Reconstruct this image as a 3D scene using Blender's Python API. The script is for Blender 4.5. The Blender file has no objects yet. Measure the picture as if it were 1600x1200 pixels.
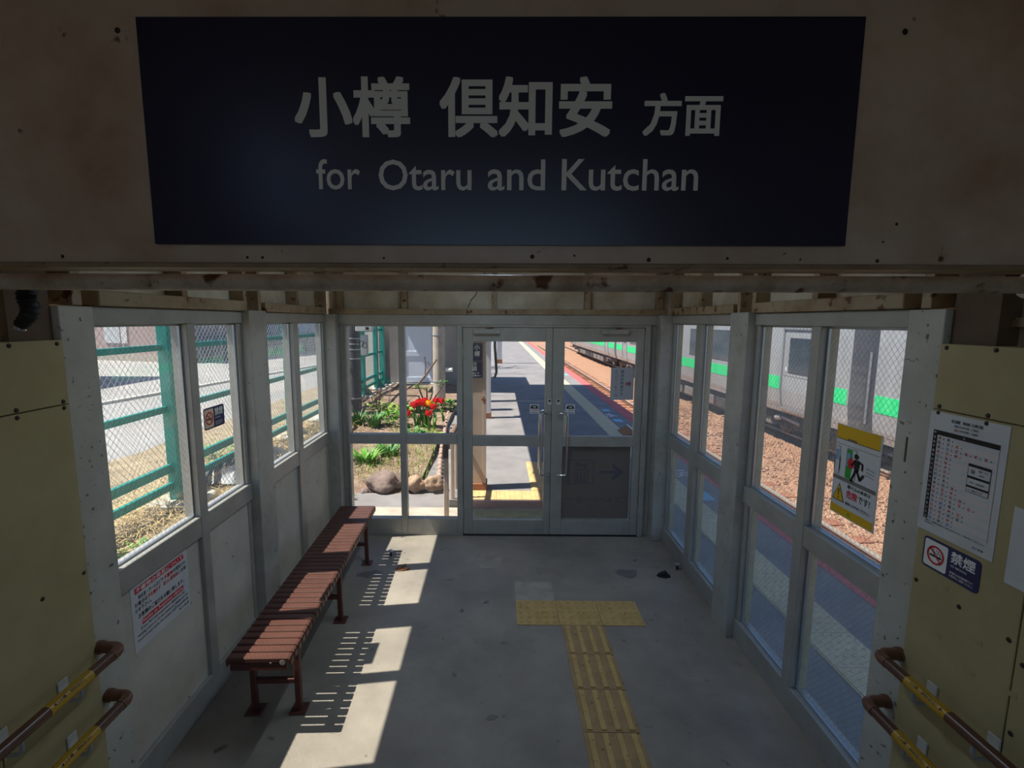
import bpy, bmesh, math, random
from mathutils import Vector, Matrix, noise

SC = bpy.context.scene
COL = SC.collection
R = math.radians

# ------------------------------------------------------------------ camera
cam_d = bpy.data.cameras.new('camera')
cam_d.sensor_fit = 'HORIZONTAL'
cam_d.sensor_width = 36.0
cam_d.lens = 17.148                     # 8 mm on a four thirds body
cam_d.shift_x = 0.01798
cam_d.clip_start = 0.05
cam_d.clip_end = 300
cam = bpy.data.objects.new('camera', cam_d)
COL.objects.link(cam)
_p, _r, _y = 0.1304, 0.0041, -0.0076    # pitch down, roll, yaw
_fw = Vector((math.sin(_y) * math.cos(_p), math.cos(_y) * math.cos(_p), -math.sin(_p)))
_rt = Vector((math.cos(_y), -math.sin(_y), 0))
_up = _rt.cross(_fw)
_r2 = _rt * math.cos(_r) + _up * math.sin(_r)
_u2 = _up * math.cos(_r) - _rt * math.sin(_r)
_m = Matrix((_r2, _u2, -_fw)).transposed().to_4x4()
_m.translation = (0, 0, 2.15)
cam.matrix_world = _m
SC.camera = cam

# ------------------------------------------------------------------ sky, sun, exposure
SUN_DIR = Vector((0.53, 0.078, -1.0)).normalized()      # direction the light travels
world = bpy.data.worlds.new('sky')
SC.world = world
world.use_nodes = True
wn = world.node_tree
bg = wn.nodes['Background']
sky = wn.nodes.new('ShaderNodeTexSky')
sky.sky_type = 'NISHITA'
sky.sun_disc = False
sky.sun_elevation = math.asin(-SUN_DIR.z)
sky.sun_rotation = math.atan2(-SUN_DIR.x, -SUN_DIR.y)
sky.air_density = 1.0
sky.dust_density = 0.6
tint = wn.nodes.new('ShaderNodeMix')
tint.data_type = 'RGBA'
tint.blend_type = 'MULTIPLY'
tint.inputs[0].default_value = 1.0
tint.inputs[7].default_value = (0.80, 0.96, 1.22, 1)
wn.links.new(sky.outputs[0], tint.inputs[6])
wn.links.new(tint.outputs[2], bg.inputs[0])
bg.inputs[1].default_value = 0.15
sun_d = bpy.data.lights.new('sun', 'SUN')
sun_d.energy = 10.4
sun_d.angle = R(0.53)
sun_d.color = (1.0, 0.94, 0.85)
sun = bpy.data.objects.new('sun', sun_d)
COL.objects.link(sun)
sun.location = (-8, -2, 14)
sun.rotation_euler = SUN_DIR.to_track_quat('-Z', 'Y').to_euler()
vs = SC.view_settings
vs.view_transform = 'Standard'
vs.look = 'None'
vs.exposure = 0.0
vs.gamma = 1.0
vs.use_curve_mapping = False
SC.cycles.max_bounces = 10
SC.cycles.diffuse_bounces = 6
SC.cycles.transparent_max_bounces = 24

# ------------------------------------------------------------------ materials
def s2l(c):
    out = []
    for v in c:
        v = v / 255.0
        out.append(v / 12.92 if v <= 0.04045 else ((v + 0.055) / 1.055) ** 2.4)
    return (*out, 1.0)

MATS = {}
def mat(name, col, rough=0.5, metal=0.0, spec=0.5, var=None, bump=None, spots=None, coords='Object'):
    """col: sRGB 0-255; var=(col2, scale, detail, lo, hi); spots=(col, scale, lo, hi); bump=(scale, strength, distance)"""
    m = bpy.data.materials.new(name)
    m.use_nodes = True
    nt = m.node_tree
    b = nt.nodes['Principled BSDF']
    b.inputs['Roughness'].default_value = rough
    b.inputs['Metallic'].default_value = metal
    b.inputs['Specular IOR Level'].default_value = spec
    b.inputs['Base Color'].default_value = s2l(col)
    tc = nt.nodes.new('ShaderNodeTexCoord')
    out = None
    if var:
        n = nt.nodes.new('ShaderNodeTexNoise')
        n.inputs['Scale'].default_value = var[1]
        n.inputs['Detail'].default_value = var[2]
        n.inputs['Roughness'].default_value = 0.65
        nt.links.new(tc.outputs[coords], n.inputs['Vector'])
        mr = nt.nodes.new('ShaderNodeMapRange')
        mr.inputs[1].default_value = var[3]
        mr.inputs[2].default_value = var[4]
        nt.links.new(n.outputs['Fac'], mr.inputs[0])
        mx = nt.nodes.new('ShaderNodeMix')
        mx.data_type = 'RGBA'
        mx.inputs[6].default_value = s2l(col)
        mx.inputs[7].default_value = s2l(var[0])
        nt.links.new(mr.outputs[0], mx.inputs[0])
        out = mx.outputs[2]
    if spots:
        n = nt.nodes.new('ShaderNodeTexNoise')
        n.inputs['Scale'].default_value = spots[1]
        n.inputs['Detail'].default_value = 5
        nt.links.new(tc.outputs[coords], n.inputs['Vector'])
        mr = nt.nodes.new('ShaderNodeMapRange')
        mr.inputs[1].default_value = spots[2]
        mr.inputs[2].default_value = spots[3]
        nt.links.new(n.outputs['Fac'], mr.inputs[0])
        mx = nt.nodes.new('ShaderNodeMix')
        mx.data_type = 'RGBA'
        if out:
            nt.links.new(out, mx.inputs[6])
        else:
            mx.inputs[6].default_value = s2l(col)
        mx.inputs[7].default_value = s2l(spots[0])
        nt.links.new(mr.outputs[0], mx.inputs[0])
        out = mx.outputs[2]
    if out:
        nt.links.new(out, b.inputs['Base Color'])
    if bump:
        n = nt.nodes.new('ShaderNodeTexNoise')
        n.inputs['Scale'].default_value = bump[0]
        n.inputs['Detail'].default_value = 4
        nt.links.new(tc.outputs[coords], n.inputs['Vector'])
        bp = nt.nodes.new('ShaderNodeBump')
        bp.inputs['Strength'].default_value = bump[1]
        bp.inputs['Distance'].default_value = bump[2] if len(bump) > 2 else 0.01
        nt.links.new(n.outputs['Fac'], bp.inputs['Height'])
        nt.links.new(bp.outputs[0], b.inputs['Normal'])
    MATS[name] = m
    return m

def glass_mat(name, tint, dust, dust_col, scale=3.0):
    m = bpy.data.materials.new(name)
    m.use_nodes = True
    nt = m.node_tree
    for n in list(nt.nodes):
        nt.nodes.remove(n)
    out = nt.nodes.new('ShaderNodeOutputMaterial')
    tr = nt.nodes.new('ShaderNodeBsdfTransparent')
    tr.inputs[0].default_value = (*tint, 1)
    gl = nt.nodes.new('ShaderNodeBsdfGlossy')
    gl.inputs['Roughness'].default_value = 0.02
    lw = nt.nodes.new('ShaderNodeLayerWeight')      # both faces of the pane reflect alike
    lw.inputs[0].default_value = 0.5
    pw = nt.nodes.new('ShaderNodeMath')
    pw.operation = 'POWER'
    pw.inputs[1].default_value = 5.0
    nt.links.new(lw.outputs['Facing'], pw.inputs[0])
    fr = nt.nodes.new('ShaderNodeMapRange')
    fr.inputs[3].default_value = 0.03
    fr.inputs[4].default_value = 0.7
    nt.links.new(pw.outputs[0], fr.inputs[0])
    mx = nt.nodes.new('ShaderNodeMixShader')
    nt.links.new(fr.outputs[0], mx.inputs[0])
    nt.links.new(tr.outputs[0], mx.inputs[1])
    nt.links.new(gl.outputs[0], mx.inputs[2])
    df = nt.nodes.new('ShaderNodeBsdfDiffuse')
    df.inputs[0].default_value = s2l(dust_col)
    tl = nt.nodes.new('ShaderNodeBsdfTranslucent')
    tl.inputs[0].default_value = s2l(dust_col)
    m2 = nt.nodes.new('ShaderNodeMixShader')
    m2.inputs[0].default_value = 0.6
    nt.links.new(df.outputs[0], m2.inputs[1])
    nt.links.new(tl.outputs[0], m2.inputs[2])
    tc = nt.nodes.new('ShaderNodeTexCoord')
    mp = nt.nodes.new('ShaderNodeMapping')
    mp.inputs['Scale'].default_value = (1, 4, 1.2)
    ns = nt.nodes.new('ShaderNodeTexNoise')
    ns.inputs['Scale'].default_value = scale
    ns.inputs['Detail'].default_value = 8
    ns.inputs['Roughness'].default_value = 0.7
    nt.links.new(tc.outputs['Object'], mp.inputs[0])
    nt.links.new(mp.outputs[0], ns.inputs['Vector'])
    mr = nt.nodes.new('ShaderNodeMapRange')
    mr.inputs[1].default_value = 0.3
    mr.inputs[2].default_value = 0.75
    mr.inputs[3].default_value = dust * 0.5
    mr.inputs[4].default_value = dust * 1.6
    nt.links.new(ns.outputs['Fac'], mr.inputs[0])
    m3 = nt.nodes.new('ShaderNodeMixShader')
    nt.links.new(mr.outputs[0], m3.inputs[0])
    nt.links.new(mx.outputs[0], m3.inputs[1])
    nt.links.new(m2.outputs[0], m3.inputs[2])
    nt.links.new(m3.outputs[0], out.inputs[0])
    MATS[name] = m
    return m

alu = mat('aluminium', (168, 165, 158), 0.42, 0.2, 0.5, var=((150, 147, 140), 5, 6, 0.35, 0.7))
alu_b = mat('brushed_aluminium', (176, 180, 184), 0.3, 0.7, 0.5)
post_m = mat('painted_steel', (168, 166, 158), 0.5, 0.1, 0.4, var=((140, 134, 124), 4, 8, 0.45, 0.75), spots=((96, 78, 62), 26, 0.68, 0.73))
white_board = mat('white_board', (186, 184, 174), 0.55, 0, 0.4, var=((160, 156, 144), 3, 8, 0.4, 0.75), spots=((92, 86, 78), 34, 0.65, 0.70))
infill = mat('infill_board', (196, 190, 178), 0.6, 0, 0.3, var=((168, 160, 146), 2.2, 8, 0.4, 0.75), spots=((120, 110, 96), 24, 0.7, 0.76))
yellow_wall = mat('yellow_board', (174, 160, 118), 0.5, 0, 0.35, var=((162, 147, 105), 2.5, 6, 0.4, 0.7), bump=(160, 0.08, 0.002))
cream = mat('cream_plate', (204, 184, 164), 0.42, 0, 0.5, var=((168, 138, 112), 2.6, 8, 0.42, 0.75), spots=((96, 66, 44), 16, 0.7, 0.75), bump=(55, 0.25, 0.004))
upper_board = mat('upper_board', (204, 194, 174), 0.6, 0, 0.3, var=((158, 138, 108), 3, 8, 0.4, 0.75))
rusty_cream = mat('rusty_cream_steel', (154, 136, 108), 0.55, 0, 0.4, var=((124, 98, 70), 6, 9, 0.42, 0.72), spots=((84, 44, 20), 17, 0.6, 0.68), bump=(40, 0.2, 0.004))
pipe_m = mat('pipe_paint', (196, 184, 172), 0.5, 0, 0.5, var=((146, 126, 106), 7, 9, 0.4, 0.7), spots=((92, 52, 26), 11, 0.6, 0.66), bump=(45, 0.45, 0.004))
dark_steel = mat('dark_steel', (44, 40, 38), 0.5, 0.3)
black_rub = mat('black_rubber', (22, 22, 24), 0.6)
navy = mat('navy_enamel', (10, 14, 56), 0.3, 0, 0.75, bump=(180, 0.03, 0.001))
navy_s = mat('navy_print', (26, 28, 84), 0.4)
white_p = mat('white_print', (232, 232, 228), 0.5, 0, 0.3)
paper = mat('white_paper', (206, 206, 208), 0.55, 0, 0.3, var=((196, 196, 199), 6, 4, 0.4, 0.7))
red_p = mat('red_print', (206, 30, 44), 0.5, 0, 0.3)
black_p = mat('black_print', (24, 22, 24), 0.5, 0, 0.3)
blue_p = mat('blue_print', (40, 90, 170), 0.5, 0, 0.3)
grey_p = mat('grey_print', (120, 116, 110), 0.5, 0, 0.3)
pink_p = mat('pale_pink_print', (214, 205, 204), 0.5, 0, 0.3)
grey_l = mat('pale_grey_print', (196, 196, 196), 0.5, 0, 0.3)
yellow_p = mat('yellow_print', (216, 170, 20), 0.5, 0, 0.35)
green_p = mat('green_print', (44, 150, 50), 0.5, 0, 0.3)
sky_p = mat('pale_blue_print', (126, 160, 196), 0.5, 0, 0.3)
salmon_p = mat('cream_print', (236, 204, 172), 0.5, 0, 0.3)
concrete = mat('concrete_floor', (164, 154, 140), 0.5, 0, 0.4, var=((124, 116, 106), 1.3, 10, 0.35, 0.72), spots=((96, 92, 88), 9, 0.66, 0.74), bump=(60, 0.25, 0.004))
concrete_l = mat('pale_concrete', (176, 166, 150), 0.75, 0, 0.3, var=((150, 140, 126), 5, 8, 0.4, 0.7), bump=(90, 0.3, 0.003))
stain_m = mat('wet_stain', (126, 120, 113), 0.5, 0, 0.4, var=((104, 100, 97), 14, 6, 0.4, 0.7))
slat_m = mat('brown_slat', (94, 62, 52), 0.33, 0, 0.3, var=((84, 54, 46), 6, 5, 0.4, 0.7))
brown_steel = mat('brown_steel', (88, 48, 40), 0.5, 0, 0.4, bump=(260, 0.35, 0.002))
rail_wood = mat('brown_rail', (98, 60, 38), 0.32, 0, 0.5, var=((82, 46, 28), 9, 6, 0.4, 0.7))
rail_cap = mat('brown_cap', (110, 68, 44), 0.28, 0, 0.55)
label_y = mat('yellow_label', (186, 142, 22), 0.4)
bracket_m = mat('grey_bracket', (168, 170, 172), 0.4, 0.4)
bracket_w = mat('white_bracket_plate', (196, 196, 190), 0.5)
tac_base = mat('tactile_worn', (178, 148, 104), 0.7, 0, 0.3, var=((158, 128, 88), 9, 8, 0.4, 0.72), spots=((104, 84, 54), 38, 0.64, 0.7))
tac_i = mat('tactile_yellow', (206, 170, 108), 0.65, 0, 0.3, var=((184, 150, 92), 9, 8, 0.4, 0.72), spots=((110, 88, 50), 38, 0.66, 0.72))
tac_o = mat('tactile_bright', (204, 170, 118), 0.7, 0, 0.3, var=((190, 154, 102), 7, 6, 0.4, 0.7))
tac_g = mat('tactile_faded', (168, 160, 118), 0.7, 0, 0.3, var=((146, 138, 100), 8, 8, 0.4, 0.7), spots=((110, 92, 52), 30, 0.66, 0.72))
tac_p = mat('tactile_pale', (212, 196, 158), 0.7, 0, 0.3, var=((194, 178, 140), 6, 8, 0.4, 0.72))
chrome = mat('chrome', (214, 214, 214), 0.14, 1.0)
screw_m = mat('screw_head', (52, 44, 34), 0.5, 0.4)
wire_m = mat('wire', (176, 176, 168), 0.4, 0.6)
galv = mat('galvanised_wire', (206, 210, 208), 0.45, 0.35)
teal = mat('teal_paint', (20, 142, 130), 0.45, 0, 0.5, var=((14, 128, 118), 4, 6, 0.4, 0.7), spots=((120, 110, 84), 14, 0.72, 0.76))
glass_side = glass_mat('wired_glass_dusty', (0.95, 0.97, 0.965), 0.10, (196, 206, 214), 5)
glass_left = glass_mat('wired_glass', (0.95, 0.97, 0.97), 0.02, (214, 220, 220), 5)
glass_door = glass_mat('clear_glass', (0.96, 0.97, 0.97), 0.012, (210, 214, 214), 4)
asphalt = mat('platform_asphalt', (136, 132, 130), 0.8, 0, 0.3, var=((114, 110, 109), 2.0, 10, 0.38, 0.7), bump=(150, 0.4, 0.004))
road_m = mat('road_asphalt', (158, 154, 150), 0.85, 0, 0.3, var=((140, 136, 132), 0.5, 10, 0.38, 0.7), bump=(120, 0.3, 0.006))
kerb_m = mat('kerb_concrete', (196, 192, 182), 0.8, 0, 0.3, var=((160, 156, 146), 2, 8, 0.4, 0.7))
red_edge = mat('red_edge_paint', (206, 100, 96), 0.75, 0, 0.3, var=((188, 84, 84), 3, 8, 0.4, 0.7))
pink_step = mat('pink_step_paint', (206, 170, 160), 0.75, 0, 0.3, bump=(120, 0.3, 0.003))
blue_mark = mat('blue_mark_paint', (120, 190, 214), 0.7)
white_mark = mat('white_mark_paint', (222, 206, 212), 0.7)
soil = mat('garden_soil', (148, 128, 112), 0.95, 0, 0.1, var=((112, 88, 70), 5, 10, 0.38, 0.68), bump=(24, 0.9, 0.03))
verge = mat('verge_soil', (172, 152, 124), 0.95, 0, 0.1, var=((132, 116, 92), 4, 10, 0.38, 0.68), bump=(26, 0.8, 0.03))
straw_m = mat('dry_straw', (206, 182, 132), 0.8, 0, 0.2, var=((172, 144, 96), 20, 4, 0.4, 0.65))
leaf_a = mat('fresh_green_leaf', (104, 158, 52), 0.5, 0, 0.4, var=((76, 130, 40), 12, 4, 0.4, 0.65))
leaf_b = mat('blue_green_leaf', (86, 136, 62), 0.5, 0, 0.4, var=((58, 108, 48), 12, 4, 0.4, 0.65))
leaf_c = mat('yellow_green_leaf', (140, 168, 62), 0.55, 0, 0.4, var=((112, 146, 48), 12, 4, 0.4, 0.65))
leaf_d = mat('bronze_leaf', (136, 84, 62), 0.55, 0, 0.4, var=((112, 92, 56), 12, 4, 0.4, 0.65))
tulip_r = mat('red_petal', (226, 22, 24), 0.45, 0, 0.4)
tulip_y = mat('yellow_petal', (240, 196, 30), 0.45, 0, 0.4)
bark = mat('bark', (128, 108, 92), 0.85, 0, 0.2, var=((98, 80, 66), 18, 6, 0.4, 0.7))
rock_a = mat('grey_rock', (134, 116, 106), 0.85, 0, 0.3, var=((96, 84, 80), 6, 8, 0.38, 0.7), bump=(22, 0.6, 0.02))
rock_b = mat('tan_rock', (168, 142, 118), 0.85, 0, 0.3, var=((132, 108, 90), 6, 8, 0.38, 0.7), bump=(22, 0.6, 0.02))
brick_m = mat('edging_concrete', (176, 150, 134), 0.85, 0, 0.2, var=((144, 118, 104), 8, 8, 0.38, 0.7))
ballast_m = mat('ballast', (180, 138, 110), 0.9, 0, 0.2, var=((116, 86, 68), 16, 10, 0.42, 0.66), spots=((208, 170, 142), 24, 0.58, 0.7), bump=(30, 1.0, 0.05))
rail_m = mat('rusty_rail', (122, 86, 66), 0.6, 0.2, 0.4, var=((92, 64, 48), 6, 6, 0.4, 0.7))
rail_top = mat('rail_head', (196, 184, 172), 0.35, 0.6)
sleeper_m = mat('timber_sleeper', (150, 100, 76), 0.9, 0, 0.2, var=((110, 70, 54), 6, 8, 0.4, 0.7))
train_m = mat('train_steel', (178, 180, 182), 0.38, 0.35, 0.5, var=((168, 168, 168), 0.8, 3, 0.4, 0.6))
train_dark = mat('train_underframe', (58, 56, 56), 0.7, 0.1)
train_grey = mat('train_equipment', (128, 122, 118), 0.6, 0.1, 0.4, var=((96, 88, 84), 2, 6, 0.4, 0.7))
train_green = mat('train_green', (44, 206, 124), 0.4, 0, 0.5)
train_glass = mat('train_window', (46, 56, 66), 0.12, 0.0, 0.8)
train_black = mat('train_black', (30, 30, 34), 0.4, 0, 0.5)
house_m = mat('house_render', (150, 146, 142), 0.8, 0, 0.3, var=((132, 128, 124), 1.2, 8, 0.4, 0.7))
house_door = mat('pale_blue_door', (222, 230, 242), 0.45, 0, 0.4)
house_pink = mat('pinkish_siding', (176, 152, 146), 0.8, 0, 0.3)
roof_m = mat('dark_roof_sheet', (92, 88, 88), 0.6, 0.2)
canopy_m = mat('canopy_post_paint', (200, 178, 158), 0.6, 0, 0.4, var=((182, 157, 136), 2, 6, 0.4, 0.7), spots=((140, 74, 40), 9, 0.68, 0.72))
canopy_g = mat('canopy_grey_paint', (186, 182, 182), 0.6, 0, 0.4)
rust_base = mat('rusty_base', (150, 104, 76), 0.85, 0, 0.2, var=((128, 72, 46), 12, 8, 0.4, 0.7))
pole_m = mat('pole_concrete', (186, 174, 160), 0.8, 0, 0.3, var=((160, 148, 136), 3, 8, 0.4, 0.7))
pole_dark = mat('pole_dark', (88, 88, 92), 0.6, 0.2, 0.4, var=((66, 66, 72), 3, 8, 0.4, 0.7))
tarp_m = mat('black_sheet', (72, 76, 82), 0.45, 0, 0.5, var=((52, 56, 62), 5, 6, 0.4, 0.7))
board_dark = mat('sign_board_back', (128, 114, 106), 0.6, 0, 0.3, bump=(220, 0.1, 0.001))
board_ink = mat('sign_show_through', (96, 96, 108), 0.6, 0, 0.3)
paper_back = mat('paper_back', (206, 208, 212), 0.6, 0, 0.3)
_pb = paper_back.node_tree
_tl = _pb.nodes.new('ShaderNodeBsdfTranslucent')
_tl.inputs[0].default_value = s2l((206, 208, 212))
_ms = _pb.nodes.new('ShaderNodeMixShader')
_ms.inputs[0].default_value = 0.55
_pb.links.new(_pb.nodes['Principled BSDF'].outputs[0], _ms.inputs[1])
_pb.links.new(_tl.outputs[0], _ms.inputs[2])
_pb.links.new(_ms.outputs[0], _pb.nodes['Material Output'].inputs[0])
tan_wood = mat('tan_outer_frame', (188, 170, 128), 0.7, 0, 0.3, var=((160, 140, 102), 6, 8, 0.4, 0.7))
dark_wood = mat('dark_timber', (104, 84, 66), 0.7, 0, 0.3, var=((82, 64, 48), 5, 8, 0.4, 0.7))
fill_glow = mat('fill_lamp_tube', (250, 250, 250), 0.4)  # emissive tube of the added, unseen ceiling fixture
fill_glow.node_tree.nodes['Principled BSDF'].inputs['Emission Color'].default_value = (0.92, 0.97, 1.0, 1)
fill_glow.node_tree.nodes['Principled BSDF'].inputs['Emission Strength'].default_value = 6.0
ink_back = mat('ink_show_through', (96, 100, 108), 0.6, 0, 0.3)
red_back = mat('red_show_through', (176, 112, 118), 0.6, 0, 0.3)
wood_m = mat('brown_wood', (160, 104, 60), 0.7, 0, 0.3)
ceil_m = mat('ceiling_board', (176, 164, 142), 0.7, 0, 0.3)

# ------------------------------------------------------------------ mesh helpers
def V(*a):
    return Vector(a)

class Frame2:
    """a plane in the place: origin, axis to the reader's right, axis up, normal towards the reader"""
    def __init__(s, o, r, u):
        s.o, s.r, s.u = Vector(o), Vector(r).normalized(), Vector(u).normalized()
        s.n = s.r.cross(s.u)
    def P(s, x, y, d=0.0):
        return s.o + s.r * x + s.u * y + s.n * d

_TXT = {}
def text_geo(body, bold):
    k = (body, bold)
    if k not in _TXT:
        cu = bpy.data.curves.new('t', 'FONT')
        cu.body = body
        cu.resolution_u = 3
        cu.offset = bold
        o = bpy.data.objects.new('t', cu)
        COL.objects.link(o)
        dg = bpy.context.evaluated_depsgraph_get()
        me = bpy.data.meshes.new_from_object(o.evaluated_get(dg))
        _TXT[k] = ([v.co.copy() for v in me.vertices], [tuple(p.vertices) for p in me.polygons])
        bpy.data.objects.remove(o)
        bpy.data.curves.remove(cu)
        bpy.data.meshes.remove(me)
    return _TXT[k]

class MB:
    def __init__(s):
        s.v, s.f, s.mi, s.m = [], [], [], 0
    def add(s, vs, fs):
        b = len(s.v)
        s.v += [Vector(v) for v in vs]
        for f in fs:
            s.f.append(tuple(i + b for i in f))
            s.mi.append(s.m)
        return s
    def obox(s, c, ax, ay, az, bv=0.0):
        c, A = Vector(c), [Vector(ax), Vector(ay), Vector(az)]
        sg = [(i, j, k) for i in (-1, 1) for j in (-1, 1) for k in (-1, 1)]
        if bv <= 0:
            vs = [c + A[0] * i + A[1] * j + A[2] * k for i, j, k in sg]
            return s.add(vs, [(0, 1, 3, 2), (4, 6, 7, 5), (0, 4, 5, 1), (2, 3, 7, 6), (0, 2, 6, 4), (1, 5, 7, 3)])
        L = [a.length for a in A]
        bv = min(bv, 0.45 * 2 * min(L))
        vs, idx = [], {}
        for q in sg:
            for ax_ in range(3):
                p = c.copy()
                for a in range(3):
                    k = 1.0 if a == ax_ else max(0.0, 1 - bv / L[a])
                    p += A[a] * (q[a] * k)
                idx[q, ax_] = len(vs)
                vs.append(p)
        fs = []
        for a in range(3):
            b, d = (a + 1) % 3, (a + 2) % 3
            for sgn in (-1, 1):
                loop = []
                for (i, j) in ((-1, -1), (1, -1), (1, 1), (-1, 1)):
                    q = [0, 0, 0]
                    q[a], q[b], q[d] = sgn, i, j
                    loop.append(idx[tuple(q), a])
                fs.append(tuple(loop if sgn > 0 else loop[::-1]))
            for i in (-1, 1):
                for j in (-1, 1):
                    q0, q1 = [0, 0, 0], [0, 0, 0]
                    q0[a], q1[a] = -1, 1
                    q0[b] = q1[b] = i
                    q0[d] = q1[d] = j
                    q0, q1 = tuple(q0), tuple(q1)
                    fs.append((idx[q0, b], idx[q1, b], idx[q1, d], idx[q0, d]))
        for q in sg:
            fs.append((idx[q, 0], idx[q, 1], idx[q, 2]))
        return s.add(vs, fs)
    def box(s, x0, x1, y0, y1, z0, z1, bv=0.0):
        return s.obox(((x0 + x1) / 2, (y0 + y1) / 2, (z0 + z1) / 2), ((x1 - x0) / 2, 0, 0), (0, (y1 - y0) / 2, 0), (0, 0, (z1 - z0) / 2), bv)
    def tube(s, pts, r, seg=8, rads=None):
        pts = [Vector(p) for p in pts]
        n = len(pts)
        t0 = (pts[1] - pts[0]).normalized()
        nrm = t0.orthogonal().normalized()
        rings = []
        vs = []
        for i, p in enumerate(pts):
            if i == 0:
                t = t0
            elif i == n - 1:
                t = (pts[i] - pts[i - 1]).normalized()
            else:
                t = ((pts[i + 1] - p).normalized() + (p - pts[i - 1]).normalized()).normalized()
            nrm = (nrm - t * nrm.dot(t)).normalized()
            bn = t.cross(nrm)
            rr = rads[i] if rads else r
            rings.append(len(vs))
            for k in range(seg):
                a = 2 * math.pi * k / seg
                vs.append(p + nrm * (math.cos(a) * rr) + bn * (math.sin(a) * rr))
        fs = []
        for i in range(n - 1):
            for k in range(seg):
                a, b = rings[i] + k, rings[i] + (k + 1) % seg
                c, d = rings[i + 1] + (k + 1) % seg, rings[i + 1] + k
                fs.append((a, b, c, d))
        fs.append(tuple(range(rings[0], rings[0] + seg))[::-1])
        fs.append(tuple(range(rings[-1], rings[-1] + seg)))
        return s.add(vs, fs)
    def prism(s, pts, ext):
        pts, ext = [Vector(p) for p in pts], Vector(ext)
        n = len(pts)
        fs = [tuple(range(n))[::-1], tuple(range(n, 2 * n))]
        fs += [(i, (i + 1) % n, n + (i + 1) % n, n + i) for i in range(n)]
        return s.add(pts + [p + ext for p in pts], fs)
    def dome(s, c, r, h, seg=10, up=(0, 0, 1)):
        c, up = Vector(c), Vector(up).normalized()
        a = up.orthogonal().normalized()
        b = up.cross(a)
        vs = []
        for (k, z) in ((1.0, 0.0), (0.8, 0.7), (0.42, 1.0)):
            for i in range(seg):
                t = 2 * math.pi * i / seg
                vs.append(c + (a * math.cos(t) + b * math.sin(t)) * (r * k) + up * (h * z))
        fs = []
        for j in range(2):
            for i in range(seg):
                fs.append((j * seg + i, j * seg + (i + 1) % seg, (j + 1) * seg + (i + 1) % seg, (j + 1) * seg + i))
        fs.append(tuple(range(2 * seg, 3 * seg)))
        return s.add(vs, fs)
    def blob(s, c, rad, seed=0, rough=0.25, sub=3, flat=None):
        bm = bmesh.new()
        bmesh.ops.create_icosphere(bm, subdivisions=sub, radius=1.0)
        c = Vector(c)
        vs = []
        for v in bm.verts:
            p = v.co
            k = 1 + rough * noise.noise(p * 1.3 + Vector((seed * 7.1, seed * 3.3, seed))) + rough * 0.4 * noise.noise(p * 3.1 + Vector((seed, 0, seed * 2)))
            q = Vector((p.x * rad[0], p.y * rad[1], p.z * rad[2])) * k
            if flat is not None and q.z < flat:
                q.z = flat
            vs.append(c + q)
        fs = [tuple(v.index for v in f.verts) for f in bm.faces]
        bm.free()
        return s.add(vs, fs)
    # ---- flat work on a Frame2
    def rect(s, F, x0, y0, x1, y1, d0, d1=None):
        if d1 is None:
            return s.add([F.P(x0, y0, d0), F.P(x1, y0, d0), F.P(x1, y1, d0), F.P(x0, y1, d0)], [(0, 1, 2, 3)])
        c = F.P((x0 + x1) / 2, (y0 + y1) / 2, (d0 + d1) / 2)
        return s.obox(c, F.r * ((x1 - x0) / 2), F.u * ((y1 - y0) / 2), F.n * ((d1 - d0) / 2))
    def poly(s, F, pts, d0, d1=None):
        if d1 is None:
            return s.add([F.P(x, y, d0) for x, y in pts], [tuple(range(len(pts)))])
        return s.prism([F.P(x, y, d0) for x, y in pts], F.n * (d1 - d0))
    def rrect(s, F, x0, y0, x1, y1, r, d0, d1=None):
        pts = []
        for (cx, cy, a0) in ((x1 - r, y0 + r, -90), (x1 - r, y1 - r, 0), (x0 + r, y1 - r, 90), (x0 + r, y0 + r, 180)):
            for k in range(5):
                a = R(a0 + 22.5 * k)
                pts.append((cx + r * math.cos(a), cy + r * math.sin(a)))
        return s.poly(F, pts, d0, d1)
    def ring(s, F, cx, cy, ro, ri, d, seg=28):
        vs, fs = [], []
        for k in range(seg):
            a = 2 * math.pi * k / seg
            vs += [F.P(cx + ro * math.cos(a), cy + ro * math.sin(a), d), F.P(cx + ri * math.cos(a), cy + ri * math.sin(a), d)]
        for k in range(seg):
            a, b = 2 * k, 2 * ((k + 1) % seg)
            fs.append((a, b, b + 1, a + 1))
        return s.add(vs, fs)
    def stroke(s, F, pts, w, d):
        for (a, b) in zip(pts[:-1], pts[1:]):
            a, b = Vector((a[0], a[1])), Vector((b[0], b[1]))
            t = (b - a).normalized()
            q = Vector((-t.y, t.x)) * (w / 2)
            e = t * (w * 0.35)
            s.poly(F, [tuple(a - e - q), tuple(b + e - q), tuple(b + e + q), tuple(a - e + q)], d)
        return s
    def text(s, F, body, x0, y0, x1, y1, d, bold=0.0, keep=False, mirror=False):
        heavy = bold if (bold >= 0.012 and any(ord(c) > 0x2e00 for c in body)) else 0.0
        vs, fs = text_geo(body, 0.0 if heavy else bold)
        if not vs:
            return s
        ax, bx = min(v.x for v in vs), max(v.x for v in vs)
        ay, by = min(v.y for v in vs), max(v.y for v in vs)
        kx, ky = (x1 - x0) / max(bx - ax, 1e-6), (y1 - y0) / max(by - ay, 1e-6)
        if keep:
            kx = min(kx, ky * 1.15)
        # heavy weights: the glyph laid down again with small shifts
        sh = [(0.0, 0.0)]
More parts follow.
